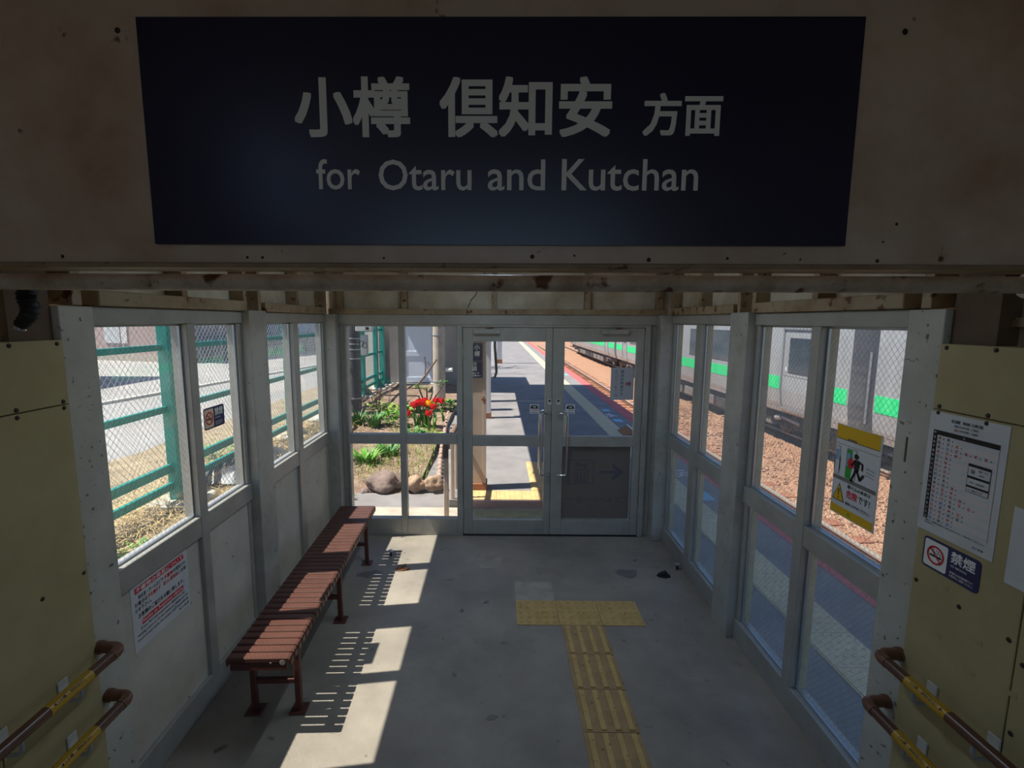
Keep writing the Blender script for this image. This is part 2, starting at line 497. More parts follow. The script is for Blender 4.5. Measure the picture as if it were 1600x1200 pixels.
        if heavy:
            sh += [(-1, 0), (1, 0), (0, -1), (0, 1), (-1, -1), (1, 1), (-1, 1), (1, -1)]
            ax, bx, ay, by = ax - heavy, bx + heavy, ay - heavy, by + heavy
            kx, ky = (x1 - x0) / (bx - ax), (y1 - y0) / (by - ay)
        for j, (hx, hy) in enumerate(sh):
            out = []
            for v in vs:
                x, y = (v.x + hx * heavy - ax) * kx, (v.y + hy * heavy - ay) * ky
                out.append(F.P((x1 - x) if mirror else (x0 + x), y0 + y, d + j * 0.00002))
            s.add(out, fs)
        return s
    def build(s, name, mats, parent=None, smooth=False, loc=None, **tags):
        if not isinstance(mats, (list, tuple)):
            mats = [mats]
        if parent is not None:
            org = ORG[parent.name]
        elif loc is not None:
            org = Vector(loc)
        else:
            xs, ys, zs = [v.x for v in s.v], [v.y for v in s.v], [v.z for v in s.v]
            org = Vector(((min(xs) + max(xs)) / 2, (min(ys) + max(ys)) / 2, min(zs)))
        me = bpy.data.meshes.new(name)
        me.from_pydata([v - org for v in s.v], [], s.f)
        for m in mats:
            me.materials.append(m)
        bm = bmesh.new()
        bm.from_mesh(me)
        for f, i in zip(bm.faces, s.mi):
            f.material_index = i
            f.smooth = bool(smooth)
        bmesh.ops.recalc_face_normals(bm, faces=bm.faces)
        bm.to_mesh(me)
        bm.free()
        if smooth and smooth is not True:
            me.set_sharp_from_angle(angle=R(smooth))
        o = bpy.data.objects.new(name, me)
        COL.objects.link(o)
        ORG[o.name] = org
        if parent is not None:
            o.parent = parent
        else:
            o.location = org
        for k, v in tags.items():
            o[k] = v
        return o

ORG = {}
def thing(name, label, cat, loc, group=None, kind=None):
    o = bpy.data.objects.new(name, None)
    COL.objects.link(o)
    o.location = loc
    o.empty_display_size = 0.1
    ORG[o.name] = Vector(loc)
    o['label'], o['category'] = label, cat
    if group:
        o['group'] = group
    if kind:
        o['kind'] = kind
    return o

def tag(o, label, cat, group=None, kind=None):
    o['label'], o['category'] = label, cat
    if group:
        o['group'] = group
    if kind:
        o['kind'] = kind
    return o

def dup(o, loc=None, parent=None, label=None, group=None):
    c = o.copy()
    COL.objects.link(c)
    if parent is not None:
        c.parent = parent
    if loc is not None:
        c.location = loc
    ORG[c.name] = c.location.copy() if parent is None else ORG[parent.name]
    if label:
        c['label'] = label
    if group:
        c['group'] = group
    for ch in list(o.children):
        dup(ch, None, c)
    return c

def B(*a, bv=0.0):
    return MB().box(*a, bv=bv)


# ================================================================== THE ROOM
ST = 'structure'
XL, XR, YB = -1.61, 1.619, 4.669

def struct(name, mb, m, label, cat, **k):
    return tag(mb.build(name, m, **k), label, cat, kind=ST)

# floor slab
fl = struct('floor', B(-1.74, 1.74, -3.6, 4.72, -0.25, 0.0), concrete, 'worn grey concrete floor of the passage', 'floor', loc=(0, 0, 0))
def blotch(cx, cy, rx, ry, z, seed, n=22):
    pts = []
    for k in range(n):
        a = 2 * math.pi * k / n
        q = 1 + 0.45 * noise.noise(Vector((math.cos(a) * 1.7 + seed, math.sin(a) * 1.7, seed)))
        pts.append((cx + rx * q * math.cos(a), cy + ry * q * math.sin(a), z))
    return MB().prism(pts, (0, 0, 0.0012))
B(0.15, 0.455, 3.525, 3.80, 0.0002, 0.0012).build('patch', concrete_l, fl, label='paler square where a tile was lifted')
B(-0.19, 0.045, 4.02, 4.32, 0.0002, 0.0010).build('patch', concrete_l, fl, label='paler square near the doors')
blotch(1.12, 3.95, 0.10, 0.07, 0.0002, 3.1).build('stain', stain_m, fl, label='dark stain')
blotch(-1.07, 3.90, 0.11, 0.06, 0.0002, 8.4).build('stain', stain_m, fl, label='dark wet stain under the bench')
blotch(-0.02, 2.40, 0.03, 0.02, 0.0002, 5.4).build('stain', stain_m, fl, label='small dark spot')
blotch(0.06, 3.02, 0.03, 0.015, 0.0002, 15.4).build('stain', stain_m, fl, label='small dark spot')

# yellow boarded walls before the glazing
def screw_on(parent, x, y, z, nx):
    MB().dome((x, y, z), 0.0085, 0.004, 8, (nx, 0, 0)).build('screw', screw_m, parent)
for sd, xi, nm in ((-1, XL, 'left'), (1, XR, 'right')):
    x_in, x_out = xi - sd * 0.012, xi + sd * 0.05
    a, b = min(x_in, x_out), max(x_in, x_out)
    w = struct('wall_' + nm, MB().box(a, b, 0.45, 1.785, 1.836, 2.072, bv=0.002), yellow_wall, 'faded yellow board wall before the glazing, %s' % ('behind the timetable' if sd > 0 else 'beside the suspicious objects notice'), 'wall', loc=(xi, 1.0, 0))
    MB().box(a, b, 1.402, 1.785, 0.0, 1.832, bv=0.002).build('board', yellow_wall, w)
    MB().box(a, b, 0.45, 1.398, 0.0, 1.832, bv=0.002).build('board', yellow_wall, w)
    MB().box(a, b, -3.6, 0.446, 0.0, 2.072, bv=0.002).build('board', yellow_wall, w)
    pts = [(1.76, 2.058), (1.585, 2.06), (1.40, 2.06), (1.76, 1.846), (1.583, 1.846), (1.76, 1.822), (1.583, 1.82), (1.766, 1.172), (1.592, 1.169)]
    if sd > 0:
        pts += [(1.424, 1.163), (1.376, 1.112), (1.38, 0.877)]
    for (y, z) in pts:
        screw_on(w, x_in, y, z, -sd)
    # recessed boarding above the yellow boards, with a dark cross rail
    u = struct('wall_%s_upper' % nm, MB().box(min(xi + sd * 0.09, xi + sd * 0.15), max(xi + sd * 0.09, xi + sd * 0.15), 1.79, 4.72, 2.19, 3.05).box(min(xi + sd * 0.09, xi + sd * 0.15), max(xi + sd * 0.09, xi + sd * 0.15), -0.2, 1.79, 2.0, 3.05), upper_board, 'stained cream boarding high above the %s' % ('track side glazing' if sd > 0 else 'street side glazing'), 'wall', loc=(xi, 2, 2))
    MB().box(min(xi + sd * 0.06, xi + sd * 0.09), max(xi + sd * 0.06, xi + sd * 0.09), 0.0, 1.72, 2.135, 2.165).build('cross_rail', rusty_cream, u)
    MB().box(min(xi + sd * 0.02, xi + sd * 0.09), max(xi + sd * 0.02, xi + sd * 0.09), 1.62, 1.78, 2.072, 3.0).build('stud', dark_wood, u)
    for (y, dy) in ((1.88, 0.045), (2.54, 0.045), (3.14, 0.04), (3.33, 0.04), (3.97, 0.045), (4.60, 0.05)):
        MB().box(min(xi + sd * 0.0, xi + sd * 0.09), max(xi + sd * 0.0, xi + sd * 0.09), y - dy / 2, y + dy / 2, 2.2, 3.0, bv=0.002).build('stud', rusty_cream, u)
    for (y0, y1) in ((1.955, 3.10), (3.36, 4.56)):
        MB().box(min(xi - sd * 0.025, xi + sd * 0.09), max(xi - sd * 0.025, xi + sd * 0.09), y0, y1, 2.2, 2.262, bv=0.004).build('batten', rusty_cream, u)

# upper wall above the doors
wb = struct('wall_back', B(-1.75, 1.75, 4.74, 4.80, 2.19, 3.05), upper_board, 'stained cream boarding above the doors', 'wall', loc=(0, 4.7, 2.2))
for x in (-0.885, -0.03, 0.85, -1.5, 1.53):
    B(x - 0.026, x + 0.026, 4.67, 4.74, 2.25, 3.05, bv=0.002).build('stud', rusty_cream, wb)
B(-1.6, 1.6, 4.645, 4.75, 2.2, 2.252, bv=0.003).build('batten', rusty_cream, wb)

# roof, ceilings and the far end of the passage behind the viewer
struct('ceiling', B(-1.9, 1.95, 1.22, 5.19, 2.98, 3.08), ceil_m, 'dark boarded ceiling of the glazed passage', 'ceiling')
struct('ceiling_passage', B(-1.75, 1.75, -3.7, 1.22, 3.5, 3.6), ceil_m, 'ceiling of the passage behind the big sign', 'ceiling')
for sd, xi, nm in ((-1, XL, 'left'), (1, XR, 'right')):
    a, b = sorted((xi + sd * 0.09, xi + sd * 0.15))
    w = struct('wall_%s_clerestory' % nm, (MB().box(a, b, -3.6, -2.1, 2.0, 3.55).box(a, b, -2.1, -1.0, 2.0, 2.95).box(a, b, -1.0, -0.2, 2.0, 3.55).box(a, b, -0.2, 1.3, 3.0, 3.55) if sd < 0 else MB().box(a, b, -3.6, -0.2, 2.0, 3.55).box(a, b, -0.2, 1.3, 3.0, 3.55)), upper_board, 'upper side wall with a high window behind the viewer', 'wall')
wa = struct('wall_front', MB().box(-1.75, -1.5, -3.7, -3.6, 0, 3.55).box(1.5, 1.75, -3.7, -3.6, 0, 3.55).box(-1.5, 1.5, -3.7, -3.6, 3.3, 3.55), upper_board, 'unseen end wall of the passage, its doorway widened to light the header wall', 'wall')  # opening behind the viewer enlarged so sky light reaches the header

# fill lamp shaped as a fluorescent fixture, added out of view to brighten the interior
def lamp(x, y, z, label, watt):
    t = thing('added_fill_lamp', label, 'lamp', (x, y, z))
    B(x - 0.06, x + 0.06, y - 0.62, y + 0.62, z - 0.05, z, bv=0.004).build('housing', white_p, t)
    MB().tube([(x, y - 0.6, z - 0.075), (x, y + 0.6, z - 0.075)], 0.018, 10).build('tube', fill_glow, t)
    for yy in (y - 0.6, y + 0.6):
        B(x - 0.02, x + 0.02, yy - 0.015, yy + 0.015, z - 0.1, z - 0.05).build('holder', white_p, t)
    ld = bpy.data.lights.new('fill_light', 'AREA')
    ld.shape = 'RECTANGLE'
    ld.size, ld.size_y = 0.04, 1.2
    ld.energy = watt
    ld.color = (0.60, 0.80, 1.0)
    lo = bpy.data.objects.new('fill_light', ld)
    COL.objects.link(lo)
    lo.parent = t
    lo.location = (0, 0, -0.1)
lamp(0, 3.0, 2.98, 'added fluorescent fill lamp on the passage ceiling, unseen behind the header wall', 13)

# the deep painted header that carries the sign
wh = struct('wall_header', B(-1.70, 1.70, 1.312, 1.40, 2.296, 3.52), cream, 'rust stained cream header wall carrying the big navy sign', 'wall', loc=(0, 1.3, 2.3))
B(-1.70, 1.70, 1.300, 1.42, 2.284, 2.297, bv=0.003).build('lip', rusty_cream, wh)
for (x, z) in ((-0.951, 2.862), (1.0, 2.858)):
    MB().dome((x, 1.312, z), 0.0075, 0.002, 10, (0, -1, 0)).build('screw', screw_m, wh)
for (x, z, r) in ((-1.15, 2.312, 0.005), (-0.66, 2.311, 0.004), (-0.62, 2.311, 0.004), (0.09, 2.315, 0.006), (0.20, 2.318, 0.003), (0.395, 2.308, 0.006), (0.60, 2.312, 0.004), (0.99, 2.307, 0.005), (0.79, 2.31, 0.003), (1.03, 2.40, 0.004), (1.0, 2.355, 0.003), (-0.3, 2.31, 0.003), (0.62, 2.6, 0.003)):
    MB().dome((x, 1.312, z), r, 0.0015, 8, (0, -1, 0)).build('chipped_spot', screw_m, wh)

# ------------------------------------------------------------------ destination sign
F = Frame2((0, 1.312, 0), (1, 0, 0), (0, 0, 1))
sg = thing('direction_sign', 'big navy sign reading for Otaru and Kutchan on the header wall', 'sign', (0, 1.31, 2.343))
MB().poly(F, [(-0.893, 2.343), (0.895, 2.343), (0.893, 2.886), (-0.895, 2.886)], 0.0, 0.012).build('board', navy, sg)
q = 0.0135
mb = MB()
mb.text(F, '小樽', -0.513, 2.606, -0.222, 2.749, q, 0.023)
mb.build('lettering', white_p, sg)
mb = MB()
mb.text(F, '倶知安', -0.148, 2.606, 0.283, 2.749, q, 0.023)
mb.build('lettering', white_p, sg)
mb = MB()
mb.text(F, '方面', 0.361, 2.610, 0.558, 2.711, q, 0.022)
mb.build('lettering', white_p, sg)
mb = MB()
mb.text(F, 'for', -0.464, 2.479, -0.352, 2.5535, q, 0.008)
mb.build('lettering', white_p, sg)
mb = MB()
mb.text(F, 'Otaru', -0.305, 2.4775, -0.068, 2.5525, q, 0.008)
mb.build('lettering', white_p, sg)
mb = MB()
mb.text(F, 'and', -0.027, 2.4775, 0.119, 2.5535, q, 0.008)
mb.build('lettering', white_p, sg)
mb = MB()
mb.text(F, 'Kutchan', 0.161, 2.4775, 0.507, 2.5545, q, 0.008)
mb.build('lettering', white_p, sg)

# rusty pipe across the ceiling
pp = thing('ceiling_pipe', 'rust flecked pale pipe running across the passage under the header wall', 'pipe', (0, 1.5, 2.26))
pts = [(-1.60 + 3.2 * k / 40, 1.5, 2.26) for k in range(41)]
MB().tube(pts, 0.025, 16, rads=[0.025 + 0.0006 * noise.noise(Vector((k * 0.7, 0, 0))) for k in range(41)]).build('pipe_run', pipe_m, pp, smooth=40)
for sx in (-1.594, 1.594):
    MB().tube([(sx - 0.006, 1.5, 2.26), (sx + 0.006, 1.5, 2.26)], 0.04, 16).build('wall_flange', pipe_m, pp, smooth=40)

# dark hose hanging beside the glazing
hz = thing('hanging_hose', 'dark corrugated hose hanging from the pipe in the shaded corner', 'hose', (-1.49, 1.56, 2.12))
pts = [(-1.485 - 0.035 * (k / 24) ** 2 - 0.01 * math.sin(k * 0.3), 1.56, 2.25 - 0.125 * k / 24) for k in range(25)]
MB().tube(pts, 0.026, 12, rads=[(0.027 if k % 2 else 0.023) * (1 - 0.25 * max(0, (k - 16) / 8)) for k in range(25)]).build('hose_body', black_rub, hz, smooth=50)
MB().tube([pts[-1], (pts[-1][0] - 0.004, 1.56, 2.115)], 0.018, 12).build('end_cap', chrome, hz, smooth=50)

# thin wire hanging on the boarding above the doors
tag(MB().tube([(-0.10, 4.735, 2.72), (-0.112, 4.725, 2.62), (-0.15, 4.722, 2.53), (-0.18, 4.722, 2.45), (-0.215, 4.722, 2.38), (-0.255, 4.722, 2.34), (-0.285, 4.722, 2.265)], 0.0035, 6).build('wire', black_rub), 'thin black wire hanging down the boarding above the doors', 'wire')

# ------------------------------------------------------------------ glazing
def clip_line(p, d, x0, x1, y0, y1):
    t0, t1 = -1e9, 1e9
    for k, (lo, hi) in enumerate(((x0, x1), (y0, y1))):
        if abs(d[k]) < 1e-9:
            if not lo <= p[k] <= hi:
                return None
            continue
        a, b = (lo - p[k]) / d[k], (hi - p[k]) / d[k]
        t0, t1 = max(t0, min(a, b)), min(t1, max(a, b))
    if t1 - t0 < 1e-4:
        return None
    return (p[0] + d[0] * t0, p[1] + d[1] * t0), (p[0] + d[0] * t1, p[1] + d[1] * t1)

def diamond_mesh(x, y0, y1, z0, z1, pitch, slope, r, both=True, seg=3):
    mb = MB()
    n = int(((y1 - y0) + (z1 - z0) / slope) / pitch) + 2
    for sgn in ((1, -1) if both else (1,)):
        for k in range(-1, n + 1):
            start = (y0 - (z1 - z0) / slope + k * pitch, z0) if sgn > 0 else (y0 + k * pitch, z0)
            c = clip_line(start, (sgn, slope), y0, y1, z0, z1)
            if c:
                mb.tube([(x, c[0][0], c[0][1]), (x, c[1][0], c[1][1])], r, seg)
    return mb

WN = [0]
def bay(side, y0, y1, m0, m1, z_low_glass, label):
    """one glazed bay of a side wall: two lights over two panels, with a mullion m0..m1"""
    sd = -1 if side == 'L' else 1
    xi = XL if side == 'L' else XR
    WN[0] += 1
    w = thing('window_%d' % WN[0], label, 'window', (xi, (y0 + y1) / 2, 0), kind=ST)
    def bx(d0, d1, ya, yb, za, zb, bv=0.003):
        a, b = sorted((xi + sd * d0, xi + sd * d1))
        return MB().box(a, b, ya, yb, za, zb, bv=bv)
    fw = 0.036
    bx(0.0, 0.085, y0, y1, 2.125, 2.198).build('header', alu, w)
    bx(0.0, 0.085, y0, y1, 0.968, 1.081).build('transom', alu, w)
    bx(0.0, 0.085, y0, y1, 0.0, 0.145).build('kick_rail', alu, w)
    for (a, b) in ((y0, y0 + fw * 0.3), (y1 - fw, y1)):
        bx(0.012, 0.085, a, b, 0.145, 0.968).build('jamb', alu, w)
        bx(0.012, 0.085, a, b, 1.081, 2.125).build('jamb', alu, w)
    bx(-0.004, 0.085, m0, m1, 0.145, 2.125).build('mullion', alu, w)
    gm = glass_left if side == 'L' else glass_side
    for (a, b) in ((y0 + fw * 0.3, m0), (m1, y1 - fw)):
        pn = bx(0.042, 0.047, a, b, 1.081, 2.125, 0).build('pane', gm, w)
        xw = xi + sd * 0.0445
        diamond_mesh(xw, a + 0.003, b - 0.003, 1.084, 2.122, 0.030, 1.25, 0.00052).build('wire_mesh', wire_m, pn)
        # glazing bead round the pane
        bd = MB()
        for (ya, yb, za, zb) in ((a, b, 1.081, 1.092), (a, b, 2.114, 2.125), (a, a + 0.011, 1.092, 2.114), (b - 0.011, b, 1.092, 2.114)):
            q0, q1 = sorted((xi + sd * 0.030, xi + sd * 0.042))
            bd.box(q0, q1, ya, yb, za, zb)
        bd.build('bead', alu_b, pn)
        if side == 'R':
            pn = bx(0.042, 0.047, a, b, 0.145, 0.968, 0).build('pane', gm, w)
            diamond_mesh(xw, a + 0.003, b - 0.003, 0.148, 0.965, 0.030, 1.25, 0.00052).build('wire_mesh', wire_m, pn)
            bd = MB()
            for (ya, yb, za, zb) in ((a, b, 0.145, 0.156), (a, b, 0.957, 0.968), (a, a + 0.011, 0.156, 0.957), (b - 0.011, b, 0.156, 0.957)):
                q0, q1 = sorted((xi + sd * 0.030, xi + sd * 0.042))
                bd.box(q0, q1, ya, yb, za, zb)
            bd.build('bead', alu_b, pn)
            for (za, zb) in ((1.081, 2.125), (0.145, 0.968)):
                bx(0.048, 0.088, b - 0.003, b + 0.001, za, zb, 0).build('outer_bead', tan_wood, w)
        else:
            bx(0.022, 0.05, a, b, 0.145, 0.968, 0).build('infill_panel', infill, w)
    return w
bay('L', 1.945, 3.085, 2.524, 2.592, False, 'street side window bay nearest the yellow boards, over grey infill panels')
bay('L', 3.305, 4.575, 3.848, 3.942, False, 'street side window bay behind the bench, next to the doors')
bay('R', 1.949, 3.10, 2.462, 2.538, True, 'track side full height window bay carrying the yellow warning poster')
bay('R', 3.33, 4.56, 3.895, 4.0, True, 'track side full height window bay next to the doors')

TN = [0]
def trim(mb, m, label, **k):
    TN[0] += 1
    return struct('trim_%d' % TN[0], mb, m, label, 'trim', **k)
trim(B(XL - 0.07, XL + 0.004, 1.789, 1.945, 0.0, 2.196, bv=0.003), white_board, 'white painted board post with specks beside the street side windows')
trim(B(XR - 0.004, XR + 0.07, 1.789, 1.949, 0.0, 2.196, bv=0.003), white_board, 'white painted board post with specks beside the track side windows')
_tp = bpy.data.objects['trim_2']
B(XR - 0.0055, XR - 0.004, 1.885, 1.893, 1.60, 1.70).build('stain_mark', dark_wood, _tp, label='brown streak')
MB().stroke(Frame2((XR - 0.0046, 0, 0), (0, -1, 0), (0, 0, 1)), [(-1.945, 2.0), (-1.925, 2.005), (-1.905, 1.995), (-1.885, 2.01), (-1.878, 2.0)], 0.002, 0).build('crack', dark_steel, _tp)
trim(B(-1.70, -1.56, 3.085, 3.305, 0.0, 2.205, bv=0.004), post_m, 'square steel post between the two street side window bays')
trim(B(1.57, 1.70, 3.10, 3.33, 0.0, 2.205, bv=0.004), post_m, 'square steel post between the two track side window bays')
trim(B(-1.66, -1.515, 4.575, 4.70, 0.0, 2.2, bv=0.004), post_m, 'corner post between bench and doors')
trim(B(1.515, 1.66, 4.56, 4.70, 0.0, 2.2, bv=0.004), post_m, 'corner post beside the door leaf carrying the dark board')

# ------------------------------------------------------------------ back wall: fixed light and the double door
trim(B(-1.515, 1.515, 4.66, 4.76, 2.105, 2.2, bv=0.003), alu, 'aluminium header over the doors')
trim(B(-1.515, -1.462, 4.68, 4.75, 0.0, 2.105, bv=0.003), alu, 'narrow aluminium filler beside the fixed window')
trim(B(1.455, 1.515, 4.69, 4.75, 0.0, 2.105, bv=0.003), alu, 'narrow aluminium filler beside the doors')
trim(B(1.405, 1.455, 4.655, 4.75, 0.0, 2.105, bv=0.003), alu, 'door frame jamb at the hinge side of the poster leaf')
trim(B(-0.388, -0.335, 4.655, 4.75, 0.0, 2.105, bv=0.003), alu, 'door frame jamb between fixed window and doors')
trim(B(-0.335, 1.405, 4.655, 4.75, 2.082, 2.105, bv=0.002), alu, 'thin door frame head')
trim(MB().box(-0.345, -0.322, 4.713, 4.735, 0.012, 2.1).box(1.393, 1.412, 4.713, 4.735, 0.012, 2.1).box(-0.345, 1.412, 4.713, 4.735, 2.07, 2.1).box(0.515, 0.545, 4.7125, 4.72, 0.02, 2.07), alu, 'aluminium stop strips behind the two door leaves')
trim(B(-0.34, 1.41, 4.66, 4.74, 0.0, 0.012, bv=0.002), dark_steel, 'dark worn door threshold')
w = thing('window_5', 'fixed window of four lights beside the doors, looking onto the tulip bed', 'window', (-0.92, 4.67, 0), kind=ST)
wz = [(-1.462, -1.442), (-0.951, -0.89), (-0.392, -0.388)]
for k, (a, b) in enumerate(wz):
    B(a, b, 4.665, 4.745, 0.0, 2.105, bv=0.003).build('mullion' if k == 1 else 'jamb', alu, w)
for (a, b) in ((-1.442, -0.951), (-0.89, -0.392)):
    B(a, b, 4.668, 4.745, 2.085, 2.105, bv=0.002).build('head_rail', alu, w)
    B(a, b, 4.668, 4.745, 0.938, 1.035, bv=0.003).build('transom', alu, w)
    B(a, b, 4.668, 4.745, 0.0, 0.172, bv=0.003).build('kick_rail', alu, w)
    for (z0, z1) in ((0.172, 0.938), (1.035, 2.085)):
        B(a, b, 4.705, 4.710, z0, z1).build('pane', glass_door, w)

def leaf(n, x0, x1, g0, g1, label, hx, sgn):
    d = thing('door_%d' % n, label, 'door', ((x0 + x1) / 2, 4.69, 0.014), kind=ST)
    y0, y1 = 4.667, 4.712
    B(x0, g0, y0, y1, 0.016, 2.080, bv=0.003).build('stile', alu, d)
    B(g1, x1, y0, y1, 0.016, 2.080, bv=0.003).build('stile', alu, d)
    B(g0, g1, y0, y1, 1.947, 2.080, bv=0.002).build('top_rail', alu, d)
    B(g0, g1, y0, y1, 0.922, 1.025, bv=0.002).build('mid_rail', alu, d)
    B(g0, g1, y0, y1, 0.016, 0.166, bv=0.002).build('bottom_rail', alu, d)
    B(g0, g1, 4.688, 4.693, 1.025, 1.947).build('pane', glass_door, d)
    B(g0, g1, 4.688, 4.693, 0.166, 0.922).build('pane', glass_door, d)
    # offset pull handle, one on each face
    for (ya, yy) in ((y0, y0 - 0.055), (y1, y1 + 0.055)):
        xb = hx + sgn * 0.085
        arc = [(hx, ya, 1.262), (hx, yy + 0.01 * (1 if yy < ya else -1), 1.262), (hx + sgn * 0.012, yy, 1.262), (xb - sgn * 0.02, yy, 1.262), (xb - sgn * 0.006, yy, 1.256), (xb, yy, 1.242)]
        arc2 = [(a, b, 0.648 + 1.262 - c) for a, b, c in arc][::-1]
        MB().tube(arc + [(xb, yy, 0.95)] + arc2, 0.0105, 10).build('pull_handle', chrome, d, smooth=60)
    lk = B(hx - 0.019, hx + 0.019, y0 - 0.004, y0, 1.338, 1.398, bv=0.001).build('lock_plate', grey_l, d)
    B(hx - 0.009, hx + 0.009, y0 - 0.006, y0 - 0.003, 1.366, 1.390).build('lock_cylinder', dark_steel, lk)
    hi = x0 - 0.008 if sgn < 0 else x1 + 0.008
    for z in (1.85, 1.06, 0.24):
        MB().tube([(hi, y0 - 0.010, z - 0.065), (hi, y0 - 0.010, z - 0.002)], 0.011, 8).tube([(hi, y0 - 0.010, z + 0.002), (hi, y0 - 0.010, z + 0.065)], 0.011, 8).build('hinge', alu, d, smooth=40)
    cx = (x0 + 0.27 * (x1 - x0)) if sgn < 0 else (x1 - 0.28 * (x1 - x0)) - 0.04
    cl = B(cx - 0.125, cx + 0.125, y0 - 0.045, y0, 2.02, 2.067, bv=0.004).build('door_closer', alu, d)
    MB().tube([(cx + 0.04, y0 - 0.025, 2.067), (cx + 0.04, y0 - 0.025, 2.082)], 0.012, 8).box(cx - 0.01, cx + 0.06, y0 - 0.04, y0 - 0.012, 2.079, 2.085).build('closer_arm', rust_base, cl)
    return d
leaf(1, -0.331, 0.527, -0.238, 0.462, 'aluminium glass door leaf looking onto the platform path', 0.508, -1)
leaf(2, 0.530, 1.402, 0.643, 1.331, 'aluminium glass door leaf with a taped paper and a dark lower board', 0.592, 1)

# dark board on the outside of the lower light, its print showing through from behind
Fb = Frame2((0, 4.716, 0), (1, 0, 0), (0, 0, 1))
eb = thing('elevator_sign', 'dark board behind the lower door glass with an elevator pictogram and arrow', 'sign', (0.99, 4.71, 0.166))
B(0.650, 1.322, 4.715, 4.721, 0.170, 0.917).build('board', board_dark, eb)
mb = MB()
Fi = Frame2((0, 4.7145, 0), (1, 0, 0), (0, 0, 1))
for (a, b) in (((0.715, 0.53), (0.965, 0.53)), ((0.715, 0.775), (0.965, 0.775)), ((0.715, 0.53), (0.715, 0.775)), ((0.965, 0.53), (0.965, 0.775))):
    mb.stroke(Fi, [a, b], 0.008, 0)
for (a, b) in (((0.775, 0.548), (0.905, 0.548)), ((0.775, 0.67), (0.905, 0.67)), ((0.775, 0.548), (0.775, 0.67)), ((0.905, 0.548), (0.905, 0.67))):
    mb.stroke(Fi, [a, b], 0.009, 0)
for k in range(3):
    mb.stroke(Fi, [(0.805 + 0.035 * k, 0.555), (0.805 + 0.035 * k, 0.625)], 0.016, 0)
    mb.ring(Fi, 0.805 + 0.035 * k, 0.642, 0.010, 0.001, 0, 10)
mb.stroke(Fi, [(0.775, 0.70), (0.81, 0.75), (0.84, 0.705)], 0.008, 0)
mb.stroke(Fi, [(0.81, 0.75), (0.81, 0.69)], 0.008, 0)
mb.stroke(Fi, [(0.845, 0.735), (0.875, 0.695), (0.905, 0.74)], 0.008, 0)
mb.stroke(Fi, [(0.875, 0.695), (0.875, 0.755)], 0.008, 0)
mb.build('pictogram', board_ink, eb)
mb = MB()
mb.rect(Fi, 1.02, 0.638, 1.20, 0.664, 0)
mb.poly(Fi, [(1.15, 0.745), (1.268, 0.651), (1.15, 0.557), (1.15, 0.60), (1.205, 0.651), (1.15, 0.70)], 0)
mb.build('arrow', board_ink, eb)
mb = MB()
mb.text(Fi, 'エレベーター', 0.70, 0.335, 1.25, 0.40, 0, 0.006, mirror=True)
mb.build('lettering', board_ink, eb)

# taped paper on the outside of the upper light, read from behind
Fp = Frame2((0, 4.6955, 0), (1, 0, 0), (0, 0, 1))
tp = thing('taped_paper', 'grey paper taped behind the door glass with vertical mirrored writing and faint arrow', 'notice', (1.21, 4.695, 1.385))
B(1.098, 1.322, 4.6955, 4.6965, 1.385, 1.700).build('sheet', paper_back, tp)
mb = MB()
Fq = Frame2((0, 4.695, 0), (1, 0, 0), (0, 0, 1))
for k, ch in enumerate('エレベーターは'):
    z = 1.672 - 0.0375 * k
    if ch == 'ー':
        mb.rect(Fq, 1.148, z - 0.028, 1.151, z - 0.003, 0)
        continue
    mb.text(Fq, ch, 1.136, z - 0.030, 1.164, z, 0, 0.0, mirror=True)
mb.build('lettering', ink_back, tp)
mb = MB()
for k, ch in enumerate('階段右側奥です'):
    z = 1.676 - 0.037 * k
    mb.text(Fq, ch, 1.193, z - 0.030, 1.224, z, 0, 0.012, mirror=True)
mb.build('lettering', ink_back, tp)
MB().poly(Fq, [(1.243, 1.528), (1.275, 1.528), (1.275, 1.512), (1.302, 1.543), (1.275, 1.574), (1.275, 1.558), (1.243, 1.558)], 0).build('arrow', red_back, tp)

# two small stickers on the door glass
for (x, lab) in ((0.362, 'small black and white sticker on the door leaf with the path view'), (0.712, 'small black and white sticker on the door leaf with the taped paper')):
    Fs = Frame2((x, 4.6875, 1.245), (1, 0, 0), (0, 0, 1))
    st = thing('door_sticker', lab, 'sticker', (x, 4.6875, 1.245))
    MB().rect(Fs, -0.045, 0.0, 0.045, 0.095, 0, 0.0008).build('sheet', paper, st)
    mb = MB()
    mb.poly(Fs, [(-0.036, 0.05), (0.036, 0.05), (0.034, 0.07), (0.022, 0.084), (-0.022, 0.084), (-0.034, 0.07)], 0.0014)
    mb.rect(Fs, -0.036, 0.008, 0.036, 0.012, 0.0014)
    mb.m = 1
    mb.text(Fs, '手動', -0.018, 0.056, 0.018, 0.076, 0.002, 0.01)
    mb.m = 2
    mb.text(Fs, 'ドア', -0.012, 0.020, 0.034, 0.042, 0.0014, 0.01)
    mb.build('lettering', [black_p, white_p, red_p], st)

